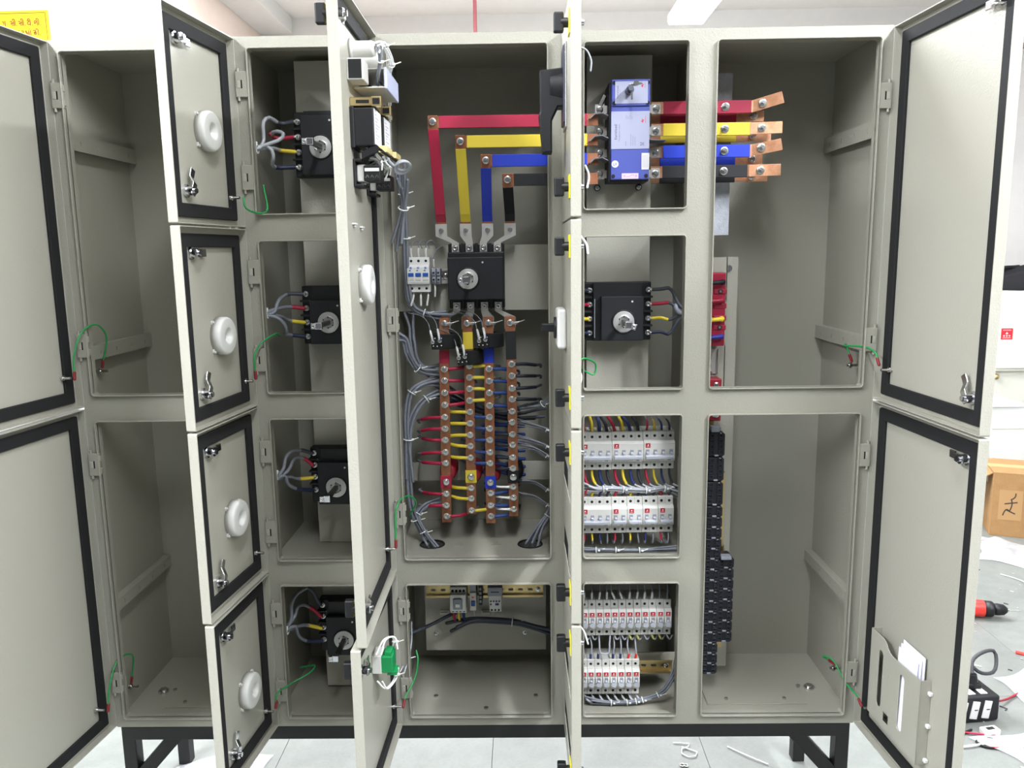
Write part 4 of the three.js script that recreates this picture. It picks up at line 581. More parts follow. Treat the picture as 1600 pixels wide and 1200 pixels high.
// ---------- last column: red support, terminal rows ----------
{
  const t = thing('bar_support', 'red moulded support block with four coloured leads in the last column', 'terminal block', [0.459, 1.263, -0.145]);
  const g = g_().box(-0.017, 0.016, -0.086, 0.086, -0.03, 0.012, 0.003); for (const y of [0.042, 0.008, -0.013 - 0.007, -0.042]) g.box(-0.012, 0.0185, y - 0.006, y + 0.006, 0.006, 0.014, 0.002); g.build('block', M.support, t);
  for (const y of [0.042, -0.042]) { const r = g_().cyl(0.003, y, 0.0145, 0.0052, 0.001, 'z', 14).build('screw_recess', M.blackmatt, t); bolt(r, 0.003, y, 0.014, 0.5); }
  [['black', 0.064, M.black], ['red', 0.022, M.support], ['yellow', -0.0215, M.yellow], ['blue', -0.0625, std('#2a2f8a', 0.5)]].forEach(([c, y, m]) => wire(`short ${c} sleeved lead on the red support block`, undefined, [[0.4655, 1.263 + y, -0.124], [0.457, 1.263 + y, -0.118], [0.43, 1.263 + y - 0.002, -0.118], [0.4, 1.263 + y - 0.003, -0.12]], [['sleeve', m, 0.05, 1, 0.0052], ['lug_cap', m, 0, 0.12, 0.0068]]));
  const u = thing('bar_support', 'lower red support block cut by the middle rail of the last column', 'terminal block', [0.456, 1.04, -0.15]); g_().box(-0.02, 0.017, -0.045, 0.058, -0.028, 0.012, 0.003).build('block', M.darkred, u); bolt(u, 0.004, 0.044, 0.012, 0.8); const lw = bolt(u, 0.004, -0.026, 0.012, 1.3); lw.name = 'large_bolt';
  const rail = thing('mounting_rail', 'short gold slotted rail under the red support block', 'mounting rail', [0.455, 1.135, -0.176]); const s = rect(-0.02, 0.0155, -0.03, 0.03); for (const y of [-0.012, 0.012]) s.holes.push(hole(-0.008, 0.0, y - 0.0075, y + 0.0075, 0.003)); g_().ext(s, 0, 0.0012).box(0.0145, 0.0155, -0.03, 0.03, 0, 0.009).build('rail', M.tin, rail); bolt(rail, -0.003, -0.027, 0.001, 0.7);
  for (const [l, x, y0, y1] of [['long gold rail showing behind the terminals', 0.487, 0.62, 0.86], ['dark vertical rail behind the left terminal row', 0.456, 0.33, 1.0], ['vertical rail behind the right terminal row', 0.4905, 0.40, 0.67]]) { const r = thing('terminal_rail', l, 'mounting rail', [x, y0, -0.165]); const ss = rect(-0.006, 0.0075, 0, y1 - y0); for (let y = 0.03; y < y1 - y0 - 0.03; y += 0.05) ss.holes.push(hole(-0.004, 0.0005, y, y + 0.012, 0.002)); g_().ext(ss, -0.001, 0.0012).box(0.0068, 0.0075, 0, y1 - y0, -0.012, 0).build('rail', M.brassy, r); }
  const tb = (rows) => {                                        // stacked connector: two columns of square wire entries
    const o = proto('rail_terminal', 'terminal block'), p = rows > 2 ? 0.0135 : 0.0116, H2 = rows * p + 0.004;
    g_().ext(poly([[-0.0205, 0], [0.014, 0], [0.019, 0.004], [0.019, H2 - 0.004], [0.014, H2], [-0.0205, H2]]), -0.05, 0.05, 0.0015).build('housing', std('#0a0d16', 0.55), o);
    const fr = g_(), dk = g_(); for (const x of [-0.0115, 0.0095]) for (let i = 0; i < rows; i++) { const y = 0.004 + (i + 0.45) * p; fr.ext((() => { const q = rect(x - 0.0056, x + 0.0056, y - p * 0.42, y + p * 0.42, 0.001); q.holes.push(hole(x - 0.0034, x + 0.0034, y - p * 0.26, y + p * 0.26, 0.0006)); return q; })(), 0, 0.0022, 0.0004); dk.cyl(x, y, 0.0003, 0.002, 0.0006, 'z', 8); }
    fr.build('entry_frames', std('#151a27', 0.5), o).userData.kind = 'stuff'; dk.build('entry_holes', M.blackmatt, o).userData.kind = 'stuff';
    g_().box(-0.006, 0.004, 0.001, 0.005, 0, 0.003, 0.0008).build('marker_slot', M.grey, o); g_().cyl(0.0085, H2 - 0.0015, 0.001, 0.0018, 0.002, 'z', 8).build('screw', M.zinc, o); return o;
  };
  const big = tb(4), small = tb(2); let y = 0.9175;
  const end = thing('end_clip', 'grey end clip on top of the left terminal row', 'clip', [0.456, 0.9765, -0.12]); g_().box(-0.014, 0.006, 0, 0.013, 0, 0.02, 0.0015).box(0.002, 0.01, 0.003, 0.012, 0.0, 0.018, 0.0015).build('clip', M.grey, end);
  for (let i = 0; i < 3; i++) { place(big, [0.456 - i * 0.0006, y, -0.1], `black four row terminal block in the left terminal row, ${ORD[i]} from the top`, 'terminal blocks of the left row'); y -= 0.0605; }
  for (let i = 0; i < 16; i++) { place(small, [0.455 - i * 0.00012, y + 0.032 - 0.0005, -0.1 - (i > 3 ? 0.004 : 0)], `small black terminal block in the left terminal row, ${ORD[i]} below the three tall ones`, 'terminal blocks of the left row'); y -= 0.0272; }
  const e2 = thing('end_clip', 'grey end clip on top of the right terminal row', 'clip', [0.491, 0.657, -0.125]); g_().box(-0.016, 0.01, 0, 0.009, 0, 0.02, 0.0015).build('clip', M.grey, e2);
  for (let i = 0; i < 8; i++) place(small, [0.4915, 0.63 - i * 0.0275, -0.118], `small black terminal block in the short right terminal row, ${ORD[i]} from the top`, 'terminal blocks of the right row');
}
// ---------- devices at the bottom of the middle column ----------
{
  dinRail('dim gold rail in the bottom middle compartment', -0.257, 0.045, 0.5445, -0.2);
  const k = thing('contactor', 'white contactor with grey front at the left of the bottom middle rail', 'contactor', [-0.17, 0.54, -0.13]);
  g_().box(-0.0205, 0.0205, -0.034, 0.035, -0.065, -0.016, 0.002).box(-0.02, 0.02, -0.022, 0.0215, -0.02, 0, 0.002).build('housing', M.white, k); g_().box(-0.0115, 0.0115, -0.0155, 0.0135, 0, 0.006, 0.003).build('front', M.grey, k); g_().box(-0.0055, 0.0055, -0.008, 0.001, 0.006, 0.008, 0.001).build('indicator', M.white, k);
  const hs = g_(); for (let i = 0; i < 4; i++) for (const y of [0.0255, -0.0275]) hs.cyl(-0.0138 + i * 0.0093, y, -0.0158, 0.0033, 0.001, 'z', 12); hs.build('screw_recesses', M.blackmatt, k).userData.kind = 'stuff';
  const b = thing('interface_relay', 'narrow white relay with blue button beside the contactor', 'relay', [-0.1325, 0.551, -0.13]); g_().box(-0.0075, 0.0085, -0.031, 0.016, -0.06, 0, 0.0015).build('housing', M.offwhite, b); g_().box(-0.0075, 0.0085, 0.014, 0.034, -0.06, -0.006, 0.0015).build('cap', M.grey, b); g_().box(-0.0045, 0.0055, -0.0185, -0.0045, 0, 0.003, 0.001).build('button', std('#1c3f8c', 0.4), b); g_().box(-0.003, 0.003, 0.002, 0.006, 0, 0.0006).build('printed_mark', M.orangered, b);
  const e = thing('rail_terminal', 'dark terminal strip between the two relays', 'terminal', [-0.1145, 0.55, -0.15]); g_().box(-0.0045, 0.0045, -0.025, 0.03, -0.04, 0, 0.001).build('housing', M.darkplastic, e); for (let i = 0; i < 4; i++) g_().box(-0.003, 0.003, -0.018 + i * 0.011, -0.011 + i * 0.011, 0, 0.002, 0.0006).build('entry', M.grey, e);
  const tr = thing('timer_relay', 'pale timer relay with blue dials at the right of the bottom middle rail', 'relay', [-0.077, 0.549, -0.13]); g_().ext(poly([[-0.0175, 0.031], [0.0175, 0.031], [0.0165, -0.0325], [-0.0135, -0.0325]]), -0.06, 0.06, 0.0015).build('housing', M.offwhite, tr); g_().box(-0.018, 0.018, 0.01, 0.033, -0.05, 0.004, 0.0015).build('grey_cap', M.grey, tr); g_().box(-0.01, 0.01, 0.02, 0.0225, 0.004, 0.0046).build('name_slot', M.darkplastic, tr);
  const dd = g_(); for (const [x, y, r] of [[-0.0105, -0.0045, 0.0022], [-0.0035, -0.0045, 0.0022], [0.0035, -0.0045, 0.0022], [0.0105, -0.0045, 0.0022], [-0.0105, -0.0125, 0.0022]]) dd.cyl(x, y, 0.0005, r, 0.0015, 'z', 10); dd.box(0.0005, 0.0095, -0.015, -0.01, 0, 0.0012).build('blue_dials', M.navy, tr).userData.kind = 'stuff';
  const hh = g_(); for (let i = 0; i < 3; i++) hh.cyl(-0.0085 + i * 0.0088, -0.0275, 0.0004, 0.0026, 0.001, 'z', 10); hh.build('screw_recesses', M.blackmatt, tr).userData.kind = 'stuff';
  [['red', -0.183, M.red], ['yellow', -0.1705, M.yellow], ['blue', -0.158, M.navy]].forEach(([c, x, m], i) => wire(`${c} sleeved wire under the contactor`, undefined, [[x, 0.508, -0.16], [x, 0.492, -0.156], [x + 0.004, 0.478, -0.165], [x + 0.02 + i * 0.02, 0.47, -0.175]], [['sleeve', m, 0, 0.55, 0.0034], ['cable', M.cabledark, 0.55, 1, 0.003]], 0.003));
  wire('thin wire below the narrow relay', undefined, [[-0.131, 0.521, -0.15], [-0.131, 0.51, -0.146], [-0.13, 0.497, -0.15]], [['cable', M.cablelight, 0, 1, 0.0011]]);
  bundle('dark cables running right across the bottom middle compartment', 3, 0.0045, [[-0.19, 0.462, -0.16], [-0.14, 0.475, -0.17], [-0.08, 0.472, -0.175], [-0.02, 0.468, -0.17], [0.03, 0.458, -0.16], [0.095, 0.444, -0.15]], [0.55], M.cabledark);
  bundle('dark cable from the left wall to the contactor', 1, 0.005, [[-0.3, 0.452, -0.14], [-0.24, 0.468, -0.165], [-0.2, 0.483, -0.18], [-0.18, 0.49, -0.185]], [], M.cabledark);
  bundle('pale wires from the lower door entering the bottom middle compartment', 2, 0.0018, [[-0.29, 0.44, 0.02], [-0.283, 0.452, -0.02], [-0.279, 0.48, -0.05], [-0.285, 0.515, -0.08]], [0.35], M.cablelight);
  for (const x of [-0.212, -0.104]) { const c = thing('adhesive_clip', `white adhesive cable mount under the ${x < -0.15 ? 'contactor' : 'timer relay'}`, 'clip', [x, 0.479, -0.211]); g_().box(-0.012, 0.012, -0.006, 0.006, 0, 0.004, 0.001).box(-0.009, 0.009, -0.002, 0.002, 0.004, 0.007, 0.0008).build('base', M.offwhite, c); }
  for (const x of [-0.236, -0.003]) bolt(cab, x, 0.42, -0.211, 0.8, BOLT, 'plate_bolt');
}
// ---------- things fixed to the doors ----------
{
  // tall door: two meters in sprung clamps, terminal blocks, trunking, tied wires (inside is -z)
  const IZ = 0.0162, boxM = (key, n, l, c, lx, y, g) => onDoor(key, n, l, c, lx, y, g);
  [[0.1875, 1.634, 'nearer the door edge'], [0.0735, 1.636, 'nearer the hinges']].forEach(([lx, y, w], i) => {
    const t = boxM('C1', 'panel_meter', `black panel meter with white label on the tall door, ${w}`, 'meter', lx, y, 'meters on the tall door');
    g_().box(-0.04, 0.04, -0.038, 0.036, IZ - 0.008, IZ, 0.002).box(-0.0375, 0.0375, -0.035, 0.034, IZ - 0.044, IZ - 0.006, 0.003).build('housing', M.blackplastic, t);
    g_().ext(poly([[-0.044, -0.03], [-0.018, -0.046], [-0.018, -0.058], [-0.05, -0.044], [-0.062, -0.05], [-0.062, -0.044]]), -0.034, 0.068, 0.001, new THREE.Matrix4().makeRotationY(-Math.PI / 2).setPosition(0, 0, IZ)).build('terminal_hood', M.blackplastic, t);
    const lab = print(128, 128, (x, ww, h) => { x.fillStyle = '#edeef4'; x.fillRect(0, 0, ww, h); x.fillStyle = '#9a9db0'; for (let q = 0; q < 8; q++) x.fillRect(14, 16 + q * 12, 30 + ((q * 37) % 60), 4); x.strokeStyle = '#8a8da0'; x.strokeRect(70, 70, 44, 40); });
    const pl = plate('rear_label', 0.072, 0.064, [0, 0, IZ - 0.0446], lab, t, 0.001); pl.rotation.y = Math.PI;
    const br = g_().box(-0.03, 0.034, 0.037, 0.0382, IZ - 0.046, IZ - 0.001).box(-0.03, 0.034, 0.0512, 0.0524, IZ - 0.046, IZ - 0.001).box(0.0328, 0.034, 0.037, 0.0524, IZ - 0.046, IZ - 0.001).box(0.02, 0.0352, 0.036, 0.0534, IZ - 0.058, IZ - 0.04, 0.001).build('clamp', M.brassy, t);
    g_().box(0.0335, 0.0346, 0.0415, 0.0475, IZ - 0.036, IZ - 0.012).box(0.0346, 0.0358, 0.0395, 0.05, IZ - 0.0555, IZ - 0.0425).build('clamp_window', M.blackmatt, br);
    g_().box(-0.03, 0.034, -0.046, -0.034, IZ - 0.066, IZ - 0.05, 0.001).build('yellow_plug', std('#d8c98e', 0.5), t);
  });
  [[0.19, 1.552, 'nearer the door edge'], [0.062, 1.545, 'nearer the hinges']].forEach(([lx, y, w]) => {
    const t = boxM('C1', 'selector_switch', `black three screw selector block on the tall door, ${w}`, 'switch', lx, y, 'selector blocks on the tall door');
    g_().box(-0.026, 0.026, -0.026, 0.026, IZ - 0.005, IZ, 0.002).box(-0.026, 0.026, -0.026, -0.02, IZ - 0.02, IZ - 0.004, 0.002).box(-0.026, 0.026, 0.02, 0.026, IZ - 0.017, IZ - 0.004, 0.002).build('frame', M.blackplastic, t);
    g_().box(-0.018, 0.018, -0.016, 0.016, IZ - 0.022, IZ - 0.005, 0.003).build('core', M.offwhite, t);
    g_().box(-0.022, 0.022, -0.015, 0.0145, IZ - 0.05, IZ - 0.019, 0.002).build('contact_block', M.blackplastic, t);
    g_().box(0.022, 0.0225, 0.003, 0.009, IZ - 0.048, IZ - 0.021).build('white_marker', M.white, t);
    for (let q = 0; q < 3; q++) { const b = g_().rbox(0.0012, 0.0062, 0.0016, [0, 0, -0.0014], [0.5, 0, 0]).rbox(0.0012, 0.0062, 0.0016, [0, 0, 0.0014], [-0.5, 0, 0]).build('screw', M.zinc, t); b.position.set(0.0222, -0.006, IZ - 0.0255 - q * 0.009); }
  });
  // upper part of the door: lamps and a wiring trunk
  [[0.195, 1.776, 'nearer the door edge'], [0.12, 1.772, 'nearer the hinges']].forEach(([lx, y, w]) => { const t = boxM('C1', 'indicator_lamp_body', `white ribbed back of an indicator lamp on the tall door, ${w}`, 'indicator lamp', lx, y, 'indicator lamps on the tall door'); g_().lathe([[0, 0], [0.019, 0], [0.019, -0.006], [0.0145, -0.008], [0.0145, -0.04], [0.0125, -0.046], [0, -0.046]], 0, 0, IZ, 'z', 24).build('housing', M.offwhite, t); g_().box(-0.009, -0.003, -0.003, 0.003, IZ - 0.049, IZ - 0.045).box(0.003, 0.009, -0.003, 0.003, IZ - 0.049, IZ - 0.045).build('terminals', M.zinc, t); });
  const duct = boxM('C1', 'wiring_trunk', 'pale lavender wiring trunk along the top of the tall door', 'trunking', 0.105, 1.728);
  g_().box(-0.075, 0.075, -0.018, 0.018, IZ - 0.003, IZ, 0.001).box(-0.075, 0.075, 0.0155, 0.018, IZ - 0.06, IZ, 0.0008).box(-0.075, 0.075, -0.018, -0.0155, IZ - 0.06, IZ, 0.0008).build('channel', M.offwhite, duct); g_().box(-0.075, 0.075, -0.0195, 0.0195, IZ - 0.064, IZ - 0.058, 0.002).build('lid', M.lavender, duct);
  const sq = boxM('C1', 'square_gauge', 'dark square gauge back left of the trunk on the tall door', 'meter', 0.208, 1.7335); g_().box(-0.026, 0.026, -0.019, 0.019, IZ - 0.03, IZ, 0.002).build('housing', M.offwhite, sq); g_().box(0.0255, 0.0265, -0.0165, 0.0165, IZ - 0.027, IZ - 0.003).build('dark_face', M.blackmatt, sq);
  const on = (key, lx, y, z) => { const d = doors[key], p = V(d.s * lx, 0, z).applyAxisAngle(V(0, 1, 0), -d.s * R(d.deg)); return [d.xh + p.x, y, p.z]; };
  bundle('white wires tied round the lamps at the top of the tall door', 4, 0.002, [on('C1', 0.195, 1.778, -0.034), on('C1', 0.17, 1.79, -0.042), on('C1', 0.13, 1.765, -0.05), on('C1', 0.11, 1.752, -0.042), on('C1', 0.06, 1.74, -0.03)], [0.3, 0.55], M.whitewire, 2.0);
  bundle('grey wires rising from the trunk to the lamps on the tall door', 3, 0.0018, [on('C1', 0.185, 1.785, -0.035), on('C1', 0.187, 1.76, -0.038), on('C1', 0.175, 1.728, -0.03), on('C1', 0.13, 1.722, -0.025)], [0.4], M.cable);
  [[0.19, 'nearer the door edge'], [0.09, 'nearer the hinges']].forEach(([lx, w]) => bundle(`white wires between meter and selector block on the tall door, ${w}`, 7, 0.0019, [on('C1', lx + 0.012, 1.594, -0.012), on('C1', lx + 0.014, 1.585, -0.022), on('C1', lx - 0.002, 1.576, -0.028), on('C1', lx, 1.566, -0.02)], [0.8], M.whitewire, 2.6));
  const coil = thing('wire_coil', 'coil of white wire hanging beside the tall door', 'wire', on('C1', 0.1, 1.574, -0.06)); g_().torus(0, 0, 0, 0.015, 0.003, [0.9, 0.3, 0]).torus(0.001, 0.002, 0.003, 0.013, 0.003, [0.9, 0.2, 0.1]).torus(0, -0.002, 0.001, 0.017, 0.0026, [1.0, 0.35, 0]).tube([[-0.016, 0, 0.005], [-0.024, 0.01, 0.02], [-0.028, 0.024, 0.03]], 0.004).build('coil', M.cablelight, coil);
  bundle('grey cables leaving the tall door towards the compartment', 3, 0.0036, [on('C1', 0.07, 1.545, -0.055), on('C1', 0.05, 1.515, -0.055), on('C1', 0.03, 1.475, -0.045), on('C1', 0.012, 1.42, -0.03)], [0.5], M.cable);
  for (const lx of [0.235, 0.165]) { const t = boxM('C1', 'pressed_tab', `small white pressed tab low on the tall door, ${lx > 0.2 ? 'left' : 'right'} one`, 'tab', lx, 1.458 + (lx > 0.2 ? 0 : -0.004)); g_().box(-0.012, 0.012, -0.0015, 0.0015, IZ - 0.006, IZ, 0.0006).rbox(0.012, 0.003, 0.004, [0, -0.004, IZ - 0.002], [0, 0, 0]).build('tab', M.white, t); }
  // lower middle door: green push-in block
  const gb = boxM('C2', 'push_button_block', 'push button back with green contact block on the lower middle door', 'push button', 0.195, 0.5635); g_().box(-0.021, 0.021, -0.02, 0.02, IZ - 0.02, IZ, 0.002).build('collar', M.offwhite, gb); g_().cyl(0, 0, IZ - 0.012, 0.017, 0.02, 'z', 20).build('nut', M.blackplastic, gb); g_().box(-0.02, 0.02, -0.018, 0.018, IZ - 0.043, IZ - 0.018, 0.002).box(-0.014, 0.014, 0.018, 0.026, IZ - 0.04, IZ - 0.026, 0.001).box(-0.014, 0.014, -0.026, -0.018, IZ - 0.05, IZ - 0.03, 0.001).build('contact_block', M.greenplug, gb);
  for (const [s, l] of [[1, 'looping above'], [-1, 'looping below']]) bundle(`white wires ${l} the green contact block on the lower middle door`, 2, 0.0019, [on('C2', 0.187, 0.5635 + s * 0.022, -0.028), on('C2', 0.184, 0.5635 + s * 0.045, -0.026), on('C2', 0.212, 0.5635 + s * 0.054, -0.012), on('C2', 0.227, 0.5635 + s * 0.03, -0.002)], [0.2], M.whitewire, 1.4);
  // right doors seen from outside
  const lev = boxM('D1', 'door_lever', 'large black rotary lever on the top door of the right column', 'lever handle', 0.14, 1.7); const OZ = 0.018;
  g_().box(-0.036, 0.036, -0.058, 0.085, OZ, OZ + 0.007, 0.003).build('escutcheon', std('#2a2d3c', 0.35), lev); g_().box(-0.038, 0.038, -0.066, 0.089, OZ, OZ + 0.0035, 0.003).build('base_plate', M.zinc, lev);
  g_().cyl(0, 0.012, OZ + 0.018, 0.031, 0.026, 'z', 28, 0.027).build('hub', M.blackplastic, lev);
  g_().ext(poly([[0.022, 0.046], [0.068, 0.041], [0.068, -0.034], [0.0705, -0.04], [0.0635, -0.11], [0.0455, -0.11], [0.0455, -0.05], [0.0335, -0.026], [0.022, -0.026]].map(([z, y]) => [z, y])), -0.021, 0.042, 0.003, new THREE.Matrix4().makeRotationY(-Math.PI / 2).setPosition(0, 0, 0)).build('grip', M.blackplastic, lev);
  const rot = boxM('D2', 'door_lever', 'black knob on a square white plate on the second door of the right column', 'rotary handle', 0.115, 1.2485); g_().box(-0.04, 0.04, -0.04, 0.04, OZ, OZ + 0.019, 0.006).build('plate', M.white, rot); g_().cyl(0, 0, OZ + 0.02, 0.022, 0.008, 'z', 24).build('knob_base', M.blackplastic, rot); g_().box(-0.006, 0.006, -0.008, 0.009, OZ + 0.02, OZ + 0.05, 0.003).build('knob', M.blackplastic, rot);
  const tie = boxM('D1', 'dangling_tie', 'white wire tail hooked over the top door of the right column', 'wire', 0.25, 1.725); g_().tube([[0, 0.035, 0.001], [-0.002, 0.03, -0.012], [-0.004, 0.012, -0.021], [-0.004, -0.005, -0.02]], 0.0018).build('tail', M.cablelight, tie);
  const t2 = boxM('D1', 'dangling_tie', 'white wire tail near the bottom of the top door, right column', 'wire', 0.2, 1.53); g_().tube([[0, 0.03, -0.015], [-0.004, 0.012, -0.022], [0.003, -0.01, -0.018]], 0.002).build('tail', M.whitewire, t2);
  const t3 = boxM('D2', 'dangling_tie', 'white wire tail behind the upper lock of the second right door', 'wire', 0.26, 1.41); g_().tube([[0, 0.02, 0.0], [-0.003, 0.004, -0.012], [0.002, -0.012, -0.014]], 0.0025).build('tail', M.whitewire, t3);
  const t4 = boxM('D2', 'dangling_tie', 'white wire tail low behind the second right door', 'wire', 0.1, 1.14); g_().tube([[0, 0.022, -0.008], [-0.004, 0.004, -0.016], [0.003, -0.014, -0.012]], 0.002).build('tail', M.whitewire, t4);
  const t5 = boxM('D3', 'dangling_tie', 'white wire tail behind the third right door, over the twelve-breaker row', 'wire', 0.12, 0.6 + 0.1); g_().tube([[0, -0.1, -0.01], [-0.003, -0.115, -0.02], [0.004, -0.14, -0.028]], 0.002).build('tail', M.whitewire, t5);
  // document pocket on the lower right door
  const pk = boxM('E2', 'document_pocket', 'grey sheet metal document pocket on the lower right door', 'document holder', 0.17, 0.37);
  const W2 = 0.1, Hh = 0.197, PZ = -0.0065, sh = new THREE.Shape(); sh.moveTo(W2, 0); sh.lineTo(W2, Hh); sh.lineTo(W2 - 0.045, Hh); sh.bezierCurveTo(W2 - 0.075, Hh, W2 - 0.06, Hh - 0.022, W2 - 0.1, Hh - 0.022); sh.lineTo(-W2, Hh - 0.016); sh.lineTo(-W2, 0); sh.closePath();
  sh.holes.push(hole(0.046, 0.064, 0.035, 0.165, 0.0088)); sh.holes.push(hole(-0.041, -0.022, 0.03, 0.155, 0.0093)); { const p = new THREE.Path(); p.absarc(0.01, 0.118, 0.0115, 0, 7); sh.holes.push(p); } sh.holes.push(hole(0.012, 0.034, 0.014, 0.035, 0.001));
  g_().ext(sh, PZ, 0.002, 0.0005).box(-W2, -W2 + 0.002, 0, Hh - 0.016, PZ, 0.0155).box(W2 - 0.002, W2, 0, Hh, PZ, 0.0155).box(-W2, W2, -0.001, 0.001, PZ, 0.0155).build('pocket', M.door, pk);
  for (const y of [0.01, 0.085, 0.155]) g_().rbox(0.009, 0.008, 0.008, [-W2 - 0.004, y, 0.012], [0, 0, 0], 0.002).build('weld_tab', M.white, pk);
  const pp = boxM('E2', 'folded_papers', 'folded white papers standing in the document pocket', 'papers', 0.212, 0.375); for (let i = 0; i < 3; i++) g_().rbox(0.082 - i * 0.006, 0.212 - i * 0.008, 0.0011, [0.004 * i, 0.108 - i * 0.004, 0.01 - i * 0.005], [0.012 * i, 0.015 * i, 0.01 * i]).build('sheet', M.paper, pp);
}
// ---------- green earth wires at the hinges ----------
function earth(label, pts, ends = [1, 1]) {
  const t = thing('earth_wire', label, 'wire', pts[0]), o = V(...pts[0]), q = pts.map((p) => V(...p).sub(o)); g_().tube(q, 0.0021, 6, 8).build('wire', M.earth, t);
  ends.forEach((e, k) => { if (!e) return; const p = q[k ? q.length - 1 : 0], n = q[k ? q.length - 2 : 1], d = n.clone().sub(p).normalize(); g_().tube([p.clone().addScaledVector(d, -0.003), p.clone().addScaledVector(d, 0.012)], 0.0034, 8).build('red_lug', M.lug, t); });
}
function stud(label, p) { const t = thing('earth_stud', label, 'bolt', p); g_().cyl(0, 0, 0, 0.0032, 0.026, 'x', 10).cyl(-0.005, 0, 0, 0.007, 0.005, 'x', 6).build('stud', M.zinc, t); }
earth('green earth wire from the upper left door to the cabinet side', [[-0.9735, 1.146, 0.046], [-0.9735, 1.1882, 0.042], [-0.963, 1.2417, 0.02], [-0.9509, 1.2561, -0.02], [-0.9462, 1.2272, -0.05], [-0.9667, 1.158, -0.06]]); stud('steel earth stud inside the upper left opening', [-0.969, 1.145, -0.06]);
earth('green earth wire from the lower left door to the cabinet side', [[-0.972, 0.368, 0.052], [-0.97, 0.4155, 0.042], [-0.965, 0.4658, 0.0], [-0.9532, 0.4558, -0.04], [-0.9662, 0.4, -0.06], [-0.9713, 0.374, -0.06]]); stud('steel earth stud inside the lower left opening', [-0.969, 0.362, -0.06]);
earth('green earth wire from the upper right door to the cabinet side', [[0.7594, 1.1567, 0.047], [0.7552, 1.1776, 0.04], [0.7463, 1.187, 0.0], [0.7244, 1.1844, -0.05], [0.7325, 1.185, -0.065], [0.7455, 1.15, -0.062]]); stud('steel earth stud inside the upper right opening', [0.7475, 1.138, -0.06]);
earth('green earth wire from the lower right door to the cabinet side', [[0.7578, 0.378, 0.064], [0.7575, 0.3856, 0.05], [0.7463, 0.3967, 0], [0.734, 0.4263, -0.05], [0.7187, 0.424, -0.07], [0.742, 0.41, -0.06]]); stud('steel earth stud inside the lower right opening', [0.7475, 0.398, -0.06]);
earth('green earth wire hanging from the top left compartment door', [[-0.5824, 1.5229, 0.037], [-0.5789, 1.503, 0.04], [-0.5658, 1.493, 0.02], [-0.5478, 1.4957, 0.0], [-0.5596, 1.5526, -0.03]], [0, 0]);
earth('green earth wire from the second left compartment door', [[-0.583, 1.1413, 0.034], [-0.5827, 1.1833, 0.036], [-0.5755, 1.2087, 0.02], [-0.5513, 1.2296, -0.02], [-0.5508, 1.2222, -0.05]], [1, 0]);
earth('green earth wire curling from the bottom left compartment door', [[-0.583, 0.3706, 0.046], [-0.5806, 0.3967, 0.04], [-0.5585, 0.4009, 0], [-0.52, 0.4133, -0.03], [-0.514, 0.4189, -0.05], [-0.5547, 0.4032, -0.07]], [1, 0]);
earth('green earth wire from the tall middle door into its compartment', [[-0.2885, 0.7592, 0.05], [-0.2885, 0.8313, 0.035], [-0.2827, 0.8528, 0.02], [-0.2644, 0.8526, -0.02], [-0.253, 0.8308, -0.04], [-0.272, 0.7933, -0.06]], [1, 0]);
earth('green earth wire rising from the lower middle door', [[-0.2865, 0.3686, 0.044], [-0.2848, 0.3808, 0.035], [-0.2648, 0.4119, 0], [-0.2586, 0.4498, -0.02], [-0.2633, 0.466, -0.03]], [1, 0]);
earth('green earth wire behind the top door of the right column', [[0.124, 1.6388, 0.03], [0.1222, 1.6, 0.03], [0.124, 1.55, 0.02]], [0, 0]);
earth('green earth wire loop behind the second door of the right column', [[0.1225, 1.1691, 0.02], [0.137, 1.1704, 0.01], [0.1622, 1.1518, -0.02], [0.1579, 1.1302, -0.02], [0.1373, 1.1392, -0.01], [0.1229, 1.1536, 0.02]], [0, 0]);
